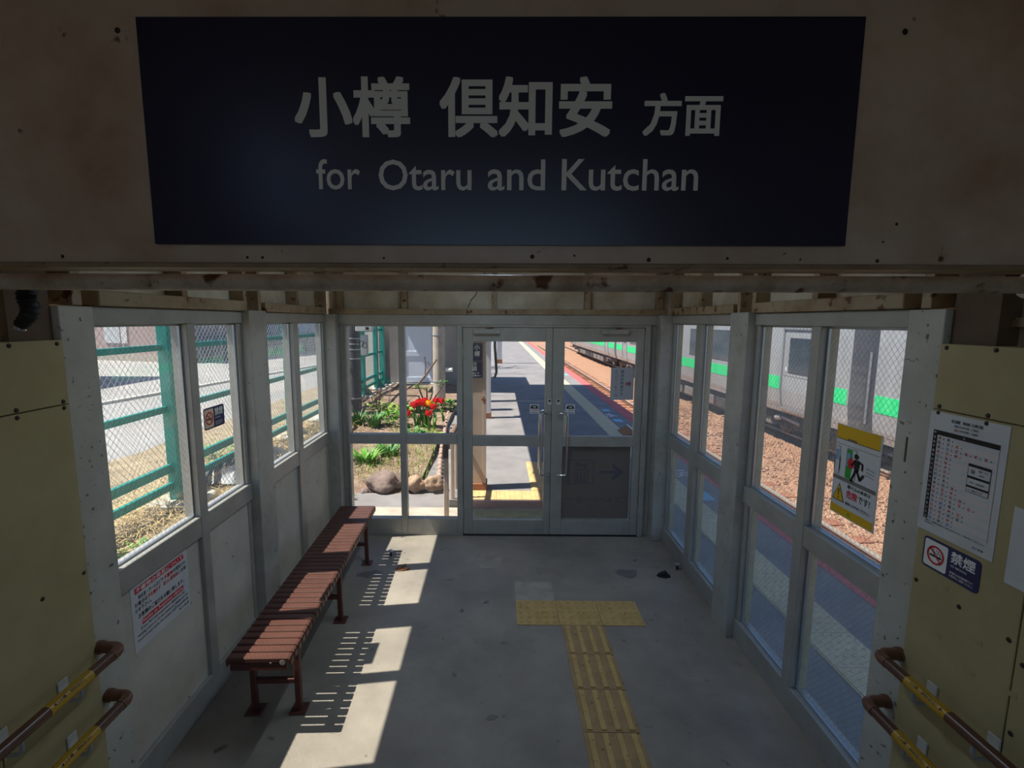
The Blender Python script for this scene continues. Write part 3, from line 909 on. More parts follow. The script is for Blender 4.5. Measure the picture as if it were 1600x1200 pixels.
# ================================================================== SIGNS ON THE SIDE WALLS
def no_smoking(name, label, F, x0, y0, w, h, panel, base_m, lift=0.0):
    t = thing(name, label, 'sign', F.P(x0 + w / 2, y0, 0))
    MB().rrect(F, x0, y0, x0 + w, y0 + h, 0.014, lift, lift + 0.0015).build('plate', base_m, t)
    X = lambda a: x0 + w * a
    Y = lambda b: y0 + h * b
    d = lift + 0.0021
    MB().rrect(F, X(0.03), Y(0.07), X(0.455), Y(0.93), 0.008, d).build('white_field', panel, t)
    mb = MB()
    cx, cy, ro = X(0.245), Y(0.5), h * 0.30
    d2, d3 = lift + 0.0027, lift + 0.0033
    mb.m = 1
    mb.stroke(F, [(cx - ro * 0.62, cy - ro * 0.12), (cx + ro * 0.62, cy - ro * 0.12)], h * 0.062, d2)
    sm = [(cx - ro * 0.30, cy + ro * 0.62), (cx - ro * 0.34, cy + ro * 0.38), (cx - ro * 0.05, cy + ro * 0.28), (cx + ro * 0.16, cy + ro * 0.22), (cx + ro * 0.2, cy + ro * 0.02)]
    mb.stroke(F, sm, h * 0.02, d2)
    mb.stroke(F, [(cx + ro * 0.05, cy + ro * 0.55), (cx + ro * 0.30, cy + ro * 0.52), (cx + ro * 0.28, cy + ro * 0.36), (cx + ro * 0.52, cy + ro * 0.30), (cx + ro * 0.55, cy + ro * 0.04)], h * 0.02, d2)
    mb.m = 0
    mb.ring(F, cx, cy, ro, ro * 0.80, d3)
    mb.stroke(F, [(cx - ro * 0.62, cy + ro * 0.62), (cx + ro * 0.62, cy - ro * 0.62)], h * 0.045, d3)
    mb.build('pictogram', [red_p, black_p], t)
    mb = MB()
    mb.text(F, '禁煙', X(0.515), Y(0.55), X(0.925), Y(0.92), d2, 0.020)
    mb.text(F, 'NO SMOKING', X(0.525), Y(0.41), X(0.80), Y(0.48), d2, 0.004)
    mb.text(F, '駅構内は全面禁煙です。', X(0.52), Y(0.20), X(0.92), Y(0.28), d2, 0.006)
    mb.text(F, 'お煙草はご遠慮ください。', X(0.52), Y(0.095), X(0.92), Y(0.175), d2, 0.006)
    mb.build('lettering', white_p, t)
    return t
FL = lambda x: Frame2((x, 0, 0), (0, 1, 0), (0, 0, 1))
FR = lambda x: Frame2((x, 0, 0), (0, -1, 0), (0, 0, 1))
no_smoking('no_smoking_sign', 'navy no smoking sign on the yellow boards under the timetable', FR(1.6065), -1.752, 1.246, 0.217, 0.115, white_p, navy_s)
no_smoking('no_smoking_sticker', 'small navy no smoking sticker on the wired street side window', FL(-1.6515), 2.683, 1.521, 0.205, 0.125, salmon_p, navy_s)

# notice about suspicious objects, on the infill panel
F = FL(-1.6315)
F.o.x = XL - 0.0215
nt_ = thing('suspicious_objects_notice', 'white notice with two red bands about suspicious objects on the grey infill panel', 'notice', (F.o.x, 2.19, 0.65))
X = lambda a: 2.018 + 0.398 * a
Y = lambda b: 0.645 + 0.309 * b
MB().rect(F, X(0), Y(0), X(1), Y(1), 0, 0.0012).build('sheet', paper, nt_)
mb = MB()
mb.m = 1
mb.rect(F, X(0.065), Y(0.865), X(0.925), Y(0.955), 0.0018)
mb.rect(F, X(0.137), Y(0.345), X(0.88), Y(0.43), 0.0018)
mb.m = 2
mb.text(F, '不審物の発見について', X(0.08), Y(0.875), X(0.91), Y(0.945), 0.0024, 0.012)
mb.text(F, 'Notice on Suspicious objects.', X(0.145), Y(0.352), X(0.87), Y(0.422), 0.0024, 0.008)
mb.m = 0
mb.text(F, '待合室・ホームなどで', X(0.11), Y(0.755), X(0.53), Y(0.825), 0.0018, 0.014)
mb.text(F, 'を発見され', X(0.72), Y(0.755), X(0.96), Y(0.825), 0.0018, 0.014)
mb.text(F, 'た場合は', X(0.05), Y(0.665), X(0.25), Y(0.735), 0.0018, 0.014)
mb.text(F, 'にお知', X(0.80), Y(0.665), X(0.96), Y(0.735), 0.0018, 0.014)
mb.text(F, 'らせ下さい。', X(0.05), Y(0.575), X(0.31), Y(0.645), 0.0018, 0.014)
mb.text(F, 'お客様のご協力をお願い致します。', X(0.09), Y(0.47), X(0.90), Y(0.545), 0.0018, 0.014)
mb.text(F, 'If you find any suspicious objects in the', X(0.11), Y(0.265), X(0.90), Y(0.325), 0.0018, 0.006)
mb.text(F, 'waiting room or on the platform, please do not', X(0.05), Y(0.19), X(0.96), Y(0.25), 0.0018, 0.006)
mb.text(F, 'touch it and notify the station staff immediately.', X(0.05), Y(0.115), X(0.97), Y(0.175), 0.0018, 0.006)
mb.text(F, '長 万 部 駅', X(0.77), Y(0.05), X(0.965), Y(0.085), 0.0018, 0.014)
mb.m = 1
mb.text(F, '不審物', X(0.545), Y(0.755), X(0.71), Y(0.825), 0.0018, 0.014)
mb.text(F, '手を触れず、直ちに駅係員', X(0.26), Y(0.665), X(0.79), Y(0.735), 0.0018, 0.014)
mb.build('lettering', [black_p, red_p, white_p], nt_)

# yellow warning poster on the track side glass
F = FR(1.6605)
po = thing('warning_poster', 'yellow and white rushing warning poster stuck on the wired track side glass', 'poster', (1.6605, 2.2, 1.215))
X = lambda a: -2.338 + 0.276 * a
Y = lambda b: 1.222 + 0.440 * b
MB().rect(F, X(0), Y(0), X(1), Y(1), 0, 0.003).build('sheet', paper, po)
MB().rect(F, X(0.99), Y(0), X(1.012), Y(1), 0, 0.0035).build('clear_edge', grey_l, po)
e1, e2, e3, e4 = 0.0036, 0.0042, 0.0048, 0.0054
mb = MB()
mb.m = 1                                   # yellow
mb.rect(F, X(0.0), Y(0.845), X(0.985), Y(0.995), e1)
mb.rect(F, X(0.0), Y(0.012), X(0.985), Y(0.10), e1)
mb.m = 0                                   # black lines
mb.rect(F, X(0), Y(0.838), X(0.985), Y(0.845), e1)
mb.rect(F, X(0), Y(0.784), X(0.985), Y(0.788), e1)
mb.rect(F, X(0), Y(0.424), X(0.985), Y(0.429), e1)
mb.rect(F, X(0.28), Y(0.845), X(0.48), Y(0.862), e2)
mb.m = 6
mb.rect(F, X(0.29), Y(0.845), X(0.47), Y(0.857), e3)
mb.rect(F, X(0), Y(0.388), X(0.985), Y(0.424), e1)
mb.m = 0
mb.rect(F, X(0.015), Y(0.445), X(0.13), Y(0.755), e1)
mb.m = 7
mb.rect(F, X(0.022), Y(0.449), X(0.123), Y(0.751), e2)
mb.m = 4
mb.rect(F, X(0.022), Y(0.60), X(0.105), Y(0.715), e3)
mb.m = 0
for a in (0.0, 0.135):
    mb.rect(F, X(a), Y(0.49), X(a + 0.012), Y(0.64), e3)
mb.rrect(F, X(0.28), Y(0.435), X(0.52), Y(0.765), 0.008, e1)
mb.m = 7
mb.rrect(F, X(0.288), Y(0.437), X(0.512), Y(0.760), 0.007, e2)
mb.m = 3
mb.rect(F, X(0.29), Y(0.437), X(0.42), Y(0.755), e3)
mb.m = 4
mb.rect(F, X(0.30), Y(0.57), X(0.385), Y(0.715), e4)
mb.m = 2
st_ = []
for k in range(20):
    a = 2 * math.pi * k / 20
    r_ = 0.031 if k % 2 == 0 else 0.020
    st_.append((X(0.405) + r_ * 0.85 * math.cos(a), Y(0.612) + r_ * math.sin(a)))
mb.poly(F, st_, 0.006)
mb.m = 0
mb.ring(F, X(0.515), Y(0.705), 0.0125, 0.0004, 0.0062, 16)
mb.poly(F, [(X(0.47), Y(0.668)), (X(0.58), Y(0.672)), (X(0.60), Y(0.645)), (X(0.575), Y(0.545)), (X(0.50), Y(0.545)), (X(0.48), Y(0.62))], 0.0062)
mb.stroke(F, [(X(0.49), Y(0.655)), (X(0.44), Y(0.60)), (X(0.415), Y(0.612))], 0.0085, 0.0062)
mb.stroke(F, [(X(0.58), Y(0.66)), (X(0.665), Y(0.645)), (X(0.66), Y(0.585))], 0.0085, 0.0062)
mb.stroke(F, [(X(0.52), Y(0.555)), (X(0.485), Y(0.495)), (X(0.44), Y(0.435)), (X(0.475), Y(0.43))], 0.0105, 0.0062)
mb.stroke(F, [(X(0.555), Y(0.555)), (X(0.605), Y(0.50)), (X(0.63), Y(0.475)), (X(0.70), Y(0.535))], 0.0105, 0.0062)
for k in range(3):
    mb.stroke(F, [(X(0.745), Y(0.622 - 0.035 * k)), (X(0.935 - 0.01 * k), Y(0.622 - 0.035 * k - 0.013))], 0.0022, e2)
mb.poly(F, [(X(0.03), Y(0.155)), (X(0.325), Y(0.155)), (X(0.18), Y(0.355))], e1)
mb.m = 1
mb.poly(F, [(X(0.055), Y(0.165)), (X(0.30), Y(0.165)), (X(0.18), Y(0.335))], e2)
mb.m = 0
mb.poly(F, [(X(0.165), Y(0.29)), (X(0.195), Y(0.29)), (X(0.188), Y(0.215)), (X(0.172), Y(0.215))], e3)
mb.ring(F, X(0.18), Y(0.192), 0.0042, 0.0003, e3, 12)
mb.text(F, '駆け込み乗車は', X(0.37), Y(0.335), X(0.89), Y(0.375), e1, 0.014)
mb.text(F, 'です!', X(0.63), Y(0.232), X(0.89), Y(0.308), e1, 0.016)
mb.text(F, '絶対におやめください。', X(0.355), Y(0.148), X(0.90), Y(0.186), e1, 0.012)
mb.m = 2
mb.text(F, '危険', X(0.36), Y(0.228), X(0.615), Y(0.316), e1, 0.024)
mb.m = 3
mb.ring(F, X(0.455), Y(0.056), 0.0085, 0.0055, e3, 14)
mb.build('print', [black_p, yellow_p, red_p, green_p, sky_p, white_p, grey_p, paper], po)

# timetable sheet
F = FR(1.6065)
tt = thing('timetable_sheet', 'laminated white timetable sheet on the yellow boards above the navy no smoking sign', 'timetable', (1.6065, 1.65, 1.378))
X = lambda a: -1.789 + 0.284 * a
Y = lambda b: 1.378 + 0.448 * b
MB().rect(F, X(0), Y(0), X(1), Y(1), 0, 0.0012).build('sheet', paper, tt)
rng = random.Random(5)
mb = MB()
mb.m = 3
for k in range(19):
    z1 = 0.812 - 0.0372 * k
    if k % 2 == 1:
        mb.rect(F, X(0.14), Y(z1 - 0.0372), X(0.92), Y(z1), 0.0016)
mb.m = 0
mb.rect(F, X(0.075), Y(0.815), X(0.92), Y(0.853), 0.0018)
mb.rect(F, X(0.075), Y(0.105), X(0.135), Y(0.815), 0.0018)
mb.rect(F, X(0.917), Y(0.12), X(0.920), Y(0.815), 0.0018)
mb.text(F, '長万部駅　時刻表（小樽方面）', X(0.30), Y(0.935), X(0.70), Y(0.962), 0.0018, 0.012)
mb.text(F, 'の文字の列車：２両編成', X(0.40), Y(0.904), X(0.65), Y(0.924), 0.0018, 0.008)
mb.text(F, 'の文字の列車：１両編成', X(0.40), Y(0.873), X(0.65), Y(0.893), 0.0018, 0.008)
mb.m = 2
mb.text(F, '青色', X(0.345), Y(0.904), X(0.395), Y(0.924), 0.0018, 0.014)
mb.m = 1
mb.text(F, '赤色', X(0.345), Y(0.873), X(0.395), Y(0.893), 0.0018, 0.014)
mb.m = 4
mb.text(F, '時', X(0.09), Y(0.824), X(0.118), Y(0.844), 0.0024, 0.008)
mb.text(F, '分', X(0.48), Y(0.824), X(0.505), Y(0.844), 0.0024, 0.008)
rows = [(0, '48 00'), (0, '05 25 42'), (0, '00 12 27 40 47 58'), (0, '06 13 09'), (0, '12 26'), (0, '23 00'), (0, '02 24'), (0, '12 53'), (0, '15 20'), (0, '26 30'), (0, '09 21 28'), (0, '07 22 34'), (0, '10 32 06 03'), (0, '06 11 41 25 52'), (0, '21 10 46'), (0, '14 28 44 53'), (0, '03 02 03 52'), (0, '21 25 04'), (0, '02 00 21')]
for k, (_, nums) in enumerate(rows):
    zt = 0.806 - 0.0372 * k
    mb.m = 4
    mb.text(F, str(5 + k), X(0.09), Y(zt - 0.024), X(0.118), Y(zt - 0.003), 0.0024, 0.008)
    for j, nn in enumerate(nums.split()):
        mb.m = 1 if rng.random() < 0.66 else (2 if rng.random() < 0.6 else 0)
        xa = 0.155 + 0.122 * j
        mb.text(F, nn, X(xa), Y(zt - 0.024), X(xa + 0.034), Y(zt - 0.001), 0.0024, 0.010)
        mb.m = 0
        mb.rect(F, X(xa + 0.068), Y(zt - 0.020), X(xa + 0.080), Y(zt - 0.012), 0.0024)
mb.m = 4
mb.rect(F, X(0.592), Y(0.445), X(0.862), Y(0.663), 0.0030)
mb.m = 0
for (b0, b1) in ((0.642, 0.663), (0.553, 0.571), (0.482, 0.498)):
    mb.rect(F, X(0.592), Y(b0), X(0.862), Y(b1), 0.0036)
for (a, b, c, d_) in ((0.592, 0.445, 0.595, 0.663), (0.859, 0.445, 0.862, 0.663), (0.592, 0.445, 0.862, 0.448)):
    mb.rect(F, X(a), Y(b), X(c), Y(d_), 0.0036)
mb.text(F, '00', X(0.63), Y(0.592), X(0.675), Y(0.622), 0.0036, 0.0)
mb.text(F, '種別・行先', X(0.72), Y(0.615), X(0.835), Y(0.630), 0.0036, 0.0)
mb.text(F, '番線', X(0.73), Y(0.585), X(0.79), Y(0.597), 0.0036, 0.0)
mb.text(F, '無印：普通列車', X(0.63), Y(0.515), X(0.80), Y(0.530), 0.0036, 0.0)
mb.text(F, '※：運転日注意', X(0.62), Y(0.455), X(0.79), Y(0.470), 0.0036, 0.0)
mb.text(F, '※運転日、停車駅等は変更となる場合がありますので、ご利用の際はご注意ください。', X(0.10), Y(0.085), X(0.90), Y(0.100), 0.0018, 0.002)
mb.text(F, '駅係員まで。', X(0.10), Y(0.066), X(0.24), Y(0.079), 0.0018, 0.002)
mb.text(F, '長 万 部 駅', X(0.76), Y(0.032), X(0.89), Y(0.05), 0.0018, 0.008)
mb.build('print', [black_p, red_p, blue_p, pink_p, paper], tt)
# second sheet, only its edge in view
F = FR(1.6065)
s2_ = thing('paper_notice', 'plain white sheet at the frame edge, nearer than the timetable on the yellow boards', 'notice', (1.6065, 1.36, 1.335))
MB().rect(F, -1.462, 1.335, -1.25, 1.585, 0, 0.0012).build('sheet', paper, s2_)
# old tape marks on the yellow boards
for (y, z) in ((1.66, 1.205), (1.52, 1.09), (1.66, 1.02), (1.53, 0.97), (1.40, 1.0)):
    tag(MB().obox((1.6066, y, z), (0.0004, 0, 0), (0, 0.022, -0.002), (0, 0, 0.009)).build('tape_mark', tac_g), 'old strip of yellowed tape on the yellow boards near the handrails', 'tape', 'old tape strips on the yellow boards')

# ================================================================== BENCH
bx0, bx1, by0, by1, bz = -0.165, 0.165, 0.0, 2.05, 0.45
bn = thing('bench', 'long brown slatted bench with steel legs along the street side windows', 'bench', (0, 0, 0))
ns = 37
pitch = (by1 - by0) / ns
mb = MB()
for k in range(ns):
    y = by0 + pitch * (k + 0.5)
    hw = pitch / 2 - 0.0042
    # slat with a rounded nose turned down at both ends
    prof = []
    for (x, z) in ((bx0, bz - 0.045), (bx0, bz - 0.016), (bx0 + 0.006, bz - 0.005), (bx0 + 0.018, bz), (bx1 - 0.018, bz), (bx1 - 0.006, bz - 0.005), (bx1, bz - 0.016), (bx1, bz - 0.045), (bx1 - 0.012, bz - 0.045), (bx1 - 0.016, bz - 0.026), (bx0 + 0.016, bz - 0.026), (bx0 + 0.012, bz - 0.045)):
        prof.append((x, z))
    n = len(prof)
    c = 0.006
    rows_ = [(-hw, c), (-hw + c, 0), (hw - c, 0), (hw, c)]
    vs = []
    for (dy, dz) in rows_:
        for i, (x, z) in enumerate(prof):
            top = 2 <= i <= 5 or i in (1, 6)
            sx = (1 if x > 0 else -1) * (dz if i in (0, 1, 6, 7) else 0)
            vs.append((x - sx, y + dy, z - (dz if top else 0)))
    fs = [tuple(range(n))[::-1], tuple(range(3 * n, 4 * n))]
    for r_ in range(3):
        for i in range(n):
            fs.append((r_ * n + i, r_ * n + (i + 1) % n, (r_ + 1) * n + (i + 1) % n, (r_ + 1) * n + i))
    mb.add(vs, fs)
mb.build('slats', slat_m, bn)
for x in (-0.115, 0.105):
    B(x - 0.02, x + 0.02, 0.02, 2.03, bz - 0.062, bz - 0.030, bv=0.003).build('seat_beam', brown_steel, bn)
for y in (0.012, 2.038):
    B(-0.143, 0.143, y - 0.006, y + 0.006, bz - 0.072, bz - 0.030, bv=0.002).build('end_plate', brown_steel, bn)
MB().dome((0.125, -0.0005, bz - 0.024), 0.016, 0.0006, 9, (0, -1, 0)).build('chipped_paint', concrete_l, bn, label='pale chipped paint patch')
MB().dome((0.066, -0.0005, bz - 0.026), 0.006, 0.0006, 7, (0, -1, 0)).build('chipped_paint', concrete_l, bn, label='small pale chipped paint patch')
for y in (0.19, 1.0, 1.83):
    for x in (-0.118, 0.122):
        lg = B(x - 0.016, x + 0.016, y - 0.016, y + 0.016, 0.006, bz - 0.05, bv=0.004).build('leg', brown_steel, bn)
        B(x - 0.045, x + 0.045, y - 0.045, y + 0.045, 0.0, 0.007, bv=0.003).build('foot_plate', brown_steel, lg)
    B(-0.104, 0.108, y - 0.012, y + 0.012, 0.165, 0.195, bv=0.003).build('cross_bar', brown_steel, bn)
bn.location = (-1.205, 2.252, 0)
bn.rotation_euler = (0, 0, 0.036)

# ================================================================== HANDRAILS
def handrail(sd, z, y_end, lab0, lab1, brk, label):
    xw = XL + 0.012 if sd < 0 else XR - 0.012
    xr = xw - sd * 0.088
    t = thing('handrail', label, 'handrail', (xw, 1.0, z))
    r_ = 0.0205
    MB().tube([(xr, -2.0, z), (xr, y_end - 0.05, z)], r_, 18).build('rail', rail_wood, t, smooth=50)
    arc = [(xr, y_end - 0.055, z), (xr, y_end - 0.035, z)]
    for k in range(1, 9):
        a = R(90 * k / 8)
        arc.append((xr + sd * 0.035 * (1 - math.cos(a)), y_end - 0.035 + 0.035 * math.sin(a), z))
    xe = xw - sd * 0.010
    arc.append((xe, y_end, z))
    MB().tube(arc, r_ + 0.002, 18).tube([(xe, y_end, z), (xw + sd * 0.006, y_end, z)], 0.0265, 18).build('end_elbow', rail_cap, t, smooth=40)
    lb = MB().tube([(xr, lab0, z), (xr, lab1, z)], r_ + 0.0009, 20).build('yellow_label', label_y, t, smooth=50)
    # writing on the label, facing the middle of the passage and slightly up
    nrm = Vector((-sd * 0.75, 0, 0.66)).normalized()
    up = Vector((sd * 0.66, 0, 0.75)).normalized()
    rt = up.cross(nrm)
    F = Frame2(Vector((xr, (lab0 + lab1) / 2, z)) + nrm * (r_ + 0.0013), rt, up)
    mb = MB()
    L = abs(lab1 - lab0)
    e = 1 if rt.y > 0 else -1
    s0 = 0.02 if e > 0 else -L / 2 + 0.06
    mb.text(F, '［小樽・倶知安方］', -0.058, -0.005, 0.048, 0.006, 0, 0.008)
    mb.poly(F, [(-e * (L / 2 - 0.012), 0.0), (-e * (L / 2 - 0.022), 0.005), (-e * (L / 2 - 0.022), -0.005)], 0)
    mb.rect(F, -L / 2 + 0.004, 0.0095, L / 2 - 0.004, 0.0105, -0.0016)
    mb.build('lettering', black_p, lb)
    for y in brk:
        MB().obox((xw - sd * 0.003, y, z - 0.05), (0.003, 0, 0), (0, 0.02, 0), (0, 0, 0.045), 0.001).build('wall_plate', bracket_w, t)
        MB().tube([(xw - sd * 0.004, y - 0.02, z - 0.075), (xr + sd * 0.012, y - 0.02, z - 0.068), (xr, y - 0.02, z - 0.05), (xr, y - 0.02, z - 0.018)], 0.0065, 8).build('bracket_arm', bracket_m, t, smooth=50)
    return t
handrail(-1, 0.835, 1.80, 1.645, 1.47, (1.625, 1.40, 0.7, 0.0), 'upper brown handrail with yellow label on the yellow wall opposite the timetable')
handrail(-1, 0.605, 1.82, 1.645, 1.47, (1.635, 1.05, 0.4), 'lower brown handrail with yellow label on the yellow wall opposite the timetable')
handrail(1, 0.838, 1.80, 1.65, 1.485, (1.645, 1.42, 0.7, 0.0), 'upper brown handrail with yellow label under the timetable')
handrail(1, 0.600, 1.835, 1.67, 1.50, (1.655, 1.05, 0.4), 'lower brown handrail with yellow label on the timetable wall')

# ================================================================== INDOOR TACTILE TILES, FLOOR BOLTS
def dot_tile(name, m, size, nx, ny, r_, h, base=0.006):
    mb = MB().box(-size / 2, size / 2, -size / 2, size / 2, 0, base, bv=0.002)
    for i in range(nx):
        for j in range(ny):
            mb.dome(((i + 0.5) / nx * size - size / 2, (j + 0.5) / ny * size - size / 2, base), r_, h, 8)
    return mb
def bar_tile(m, size, n, w, h, base=0.006, gap=0.02):
    mb = MB().box(-size / 2, size / 2, -size / 2, size / 2, 0, base, bv=0.002)
    mb.m = 1
    for i in range(n):
        x = (i + 0.5) / n * size - size / 2
        mb.obox((x, 0, base + h / 2), (w / 2, 0, 0), (0, size / 2 - gap / 2, 0), (0, 0, h / 2), 0.002)
    return mb
t0 = dot_tile('t', tac_i, 0.303, 5, 5, 0.014, 0.007).build('tactile_tile', tac_i, loc=(0, 0, 0))
tag(t0, 'yellow dotted floor tile at the street end of the row of three', 'floor tile', 'dotted floor tiles inside the passage')
t0.location = (0.302, 3.368, 0.0)
for k, (x, lab) in enumerate(((0.608, 'yellow dotted floor tile in the middle of the row of three'), (0.914, 'yellow dotted floor tile at the track end of the row of three'))):
    dup(t0, (x, 3.368, 0.0), label=lab)
g0 = bar_tile(tac_i, 0.300, 4, 0.030, 0.007).build('guiding_tile', [tac_base, tac_i], loc=(0, 0, 0))
g0.location = (0.615, 3.062, 0)
tag(g0, 'yellow ribbed floor tile touching the row of three dotted tiles', 'floor tile', 'ribbed floor tiles inside the passage')
for k in range(1, 9):
    dup(g0, (0.615 - 0.002 * k, 3.062 - 0.302 * k, 0), label='yellow ribbed floor tile, %s from the dotted row along the strip' % ['', 'second', 'third', 'fourth', 'fifth', 'sixth', 'seventh', 'eighth', 'ninth'][k])
for (x, y, lab) in ((-0.968, 4.225, 'short steel bolt standing on the floor near the bench end'), (1.575, 4.02, 'short steel bolt standing on the floor by the track side glazing')):
    bt = thing('floor_bolt', lab, 'bolt', (x, y, 0))
    MB().tube([(x, y, 0), (x, y, 0.045)], 0.010, 12).build('shank', dark_steel, bt, smooth=40)
    MB().tube([(x, y, 0.045), (x, y, 0.055)], 0.021, 12).build('head', bracket_m, bt, smooth=40)
for i, (x, y, lab) in enumerate(((-0.815, 3.985, 'rusty broken door stop lying in the sun patch near the bench'), (1.42, 3.905, 'dark broken door stop on the floor near the track side glazing'))):
    br = thing('broken_door_stop', lab, 'door stop', (x, y, 0))
    MB().blob((x, y, 0.004), (0.055, 0.035, 0.012), 3 + i, 0.5, 2, flat=-0.003).build('base_lump', rust_base if i == 0 else dark_steel, br)
    MB().obox((x - 0.005, y + 0.008, 0.022), (0.035, 0.012, 0.006), (-0.006, 0.016, 0.002), (0, -0.001, 0.007), 0.002).obox((x + 0.03, y - 0.012, 0.016), (0.016, -0.004, 0), (0.003, 0.010, 0), (0, 0, 0.008), 0.002).build('metal_plate', bark if i == 0 else dark_steel, br)

# ================================================================== OUTSIDE: PLATFORM
PZ = 0.085
struct('platform', MB().box(1.75, 3.0, -8, 5.42, -1.3, PZ).box(-0.55, 3.0, 5.42, 62, -1.3, PZ), asphalt, 'worn grey asphalt platform along the tracks', 'platform', loc=(0, 5.4, 0))
struct('platform_edge', MB().box(2.755, 3.03, -8, 62, PZ - 0.1, PZ + 0.004), red_edge, 'red painted edge of the platform', 'platform edge', loc=(2.9, 5, PZ))
struct('landing', B(-1.76, 1.74, 4.72, 5.40, -0.25, 0.0), concrete_l, 'pale concrete landing outside the doors', 'landing')
struct('step_riser', B(-0.30, 1.74, 5.395, 5.422, 0.0, PZ - 0.001), pink_step, 'pink painted low step between landing and platform', 'step')
struct('garden_path', MB().box(-1.76, -0.55, 5.40, 5.86, -0.25, -0.002).box(-1.0, -0.55, 5.86, 15.5, -0.25, -0.002), asphalt, 'grey path round the garden bed', 'path')

# outdoor tactile tiles
e0 = dot_tile('t', tac_g, 0.313, 6, 5, 0.012, 0.005).build('landing_tile', tac_g, loc=(0, 0, 0))
tag(e0, 'faded dotted tile on the landing just outside the doors, shaded', 'floor tile', 'faded dotted tiles on the landing')
for k in range(5):
    p = (-0.085 + 0.316 * k, 5.155, 0.0)
    if k == 0:
        e0.location = p
    else:
        dup(e0, p)
w0 = dot_tile('t', tac_o, 0.303, 5, 5, 0.012, 0.005).build('warning_tile', tac_o, loc=(0, 0, 0))
tag(w0, 'bright yellow dotted tile along the pink step at the platform start', 'floor tile', 'bright dotted tiles along the step')
for k in range(6):
    p = (-0.155 + 0.306 * k, 5.575, PZ)
    if k == 0:
        w0.location = p
    else:
        dup(w0, p)
h0 = bar_tile(tac_o, 0.300, 4, 0.034, 0.005).build('ribbed_tile', [tac_o, tac_o], loc=(0, 0, 0))
tag(h0, 'bright yellow ribbed tile leading from the step onto the platform', 'floor tile', 'bright ribbed tiles leading onto the platform')
for k in range(4):
    p = (0.575, 5.885 + 0.303 * k, PZ)
    if k == 0:
        h0.location = p
    else:
        dup(h0, p)
# warning strip along the edge, bar on its inner (left) side
mb = MB().box(-0.17, 0.17, -0.165, 0.165, 0, 0.006, bv=0.002)
for i in range(5):
    for j in range(5):
        mb.dome((-0.085 + 0.056 * i, -0.132 + 0.066 * j, 0.006), 0.013, 0.005, 6)
mb.obox((-0.145, 0, 0.008), (0.012, 0, 0), (0, 0.155, 0), (0, 0, 0.003), 0.001)
p0 = mb.build('edge_tile', tac_p, loc=(0, 0, 0))
tag(p0, 'pale yellow dotted tile in the long strip along the red platform edge', 'floor tile', 'dotted tiles along the platform edge')
for k in range(175):
    p = (2.195, 1.2 + 0.333 * k, PZ)
    if k == 0:
        p0.location = p
    else:
        dup(p0, p)
# boarding marks on the asphalt
def square_mark(x, y, s, label):
    tag(MB().box(x - s, x + s, y - s * 1.7, y + s * 1.7, PZ + 0.0005, PZ + 0.0025).build('boarding_mark', blue_mark), label, 'platform marking')
square_mark(2.52, 11.15, 0.075, 'pale blue square on the platform, beyond the painted figure')
square_mark(2.52, 10.0, 0.085, 'pale blue square on the platform, this side of the painted figure')
square_mark(2.46, 5.60, 0.085, 'pale blue square on the platform seen through the track side glazing')
square_mark(2.60, 19.9, 0.10, 'pale blue square far down the platform, the farther one')
square_mark(2.60, 18.6, 0.10, 'pale blue square far down the platform, the nearer one')
square_mark(2.56, 7.25, 0.08, 'pale blue square behind the looping white mark, through track side glazing')
Fm = Frame2((2.50, 10.55, PZ + 0.001), (1, 0, 0), (0, 1, 0))
mb = MB()
mb.ring(Fm, -0.06, -0.12, 0.07, 0.045, 0).ring(Fm, 0.07, -0.05, 0.06, 0.036, 0).ring(Fm, -0.05, 0.12, 0.05, 0.02, 0).rect(Fm, -0.10, 0.02, 0.10, 0.06, 0).rect(Fm, -0.02, -0.1, 0.02, 0.22, 0)
tag(mb.build('painted_figure', white_mark), 'white looping painted figure between two pale blue squares', 'platform marking')
Fm = Frame2((2.50, 6.55, PZ + 0.001), (1, 0, 0), (0, 1, 0))
mb = MB()
mb.ring(Fm, -0.07, -0.16, 0.075, 0.05, 0).ring(Fm, 0.07, -0.10, 0.07, 0.045, 0).ring(Fm, -0.05, 0.14, 0.05, 0.02, 0).rect(Fm, -0.10, 0.02, 0.10, 0.06, 0)
tag(mb.build('painted_figure', white_mark), 'white looping painted figure seen low through the far track side glazing', 'platform marking')
wd = thing('wooden_ramp', 'small brown wooden wedge with a white edge on the pale tiles', 'wedge', (2.36, 8.8, PZ))
MB().prism([(2.27, 8.5, PZ + 0.012), (2.44, 8.5, PZ + 0.012), (2.44, 8.5, PZ + 0.11)], (0.0, 0.55, 0)).build('wedge_body', wood_m, wd)
MB().obox((2.452, 8.775, PZ + 0.068), (0.012, 0, 0), (0, 0.275, 0), (0, 0, 0.055)).build('white_edge', white_p, wd)

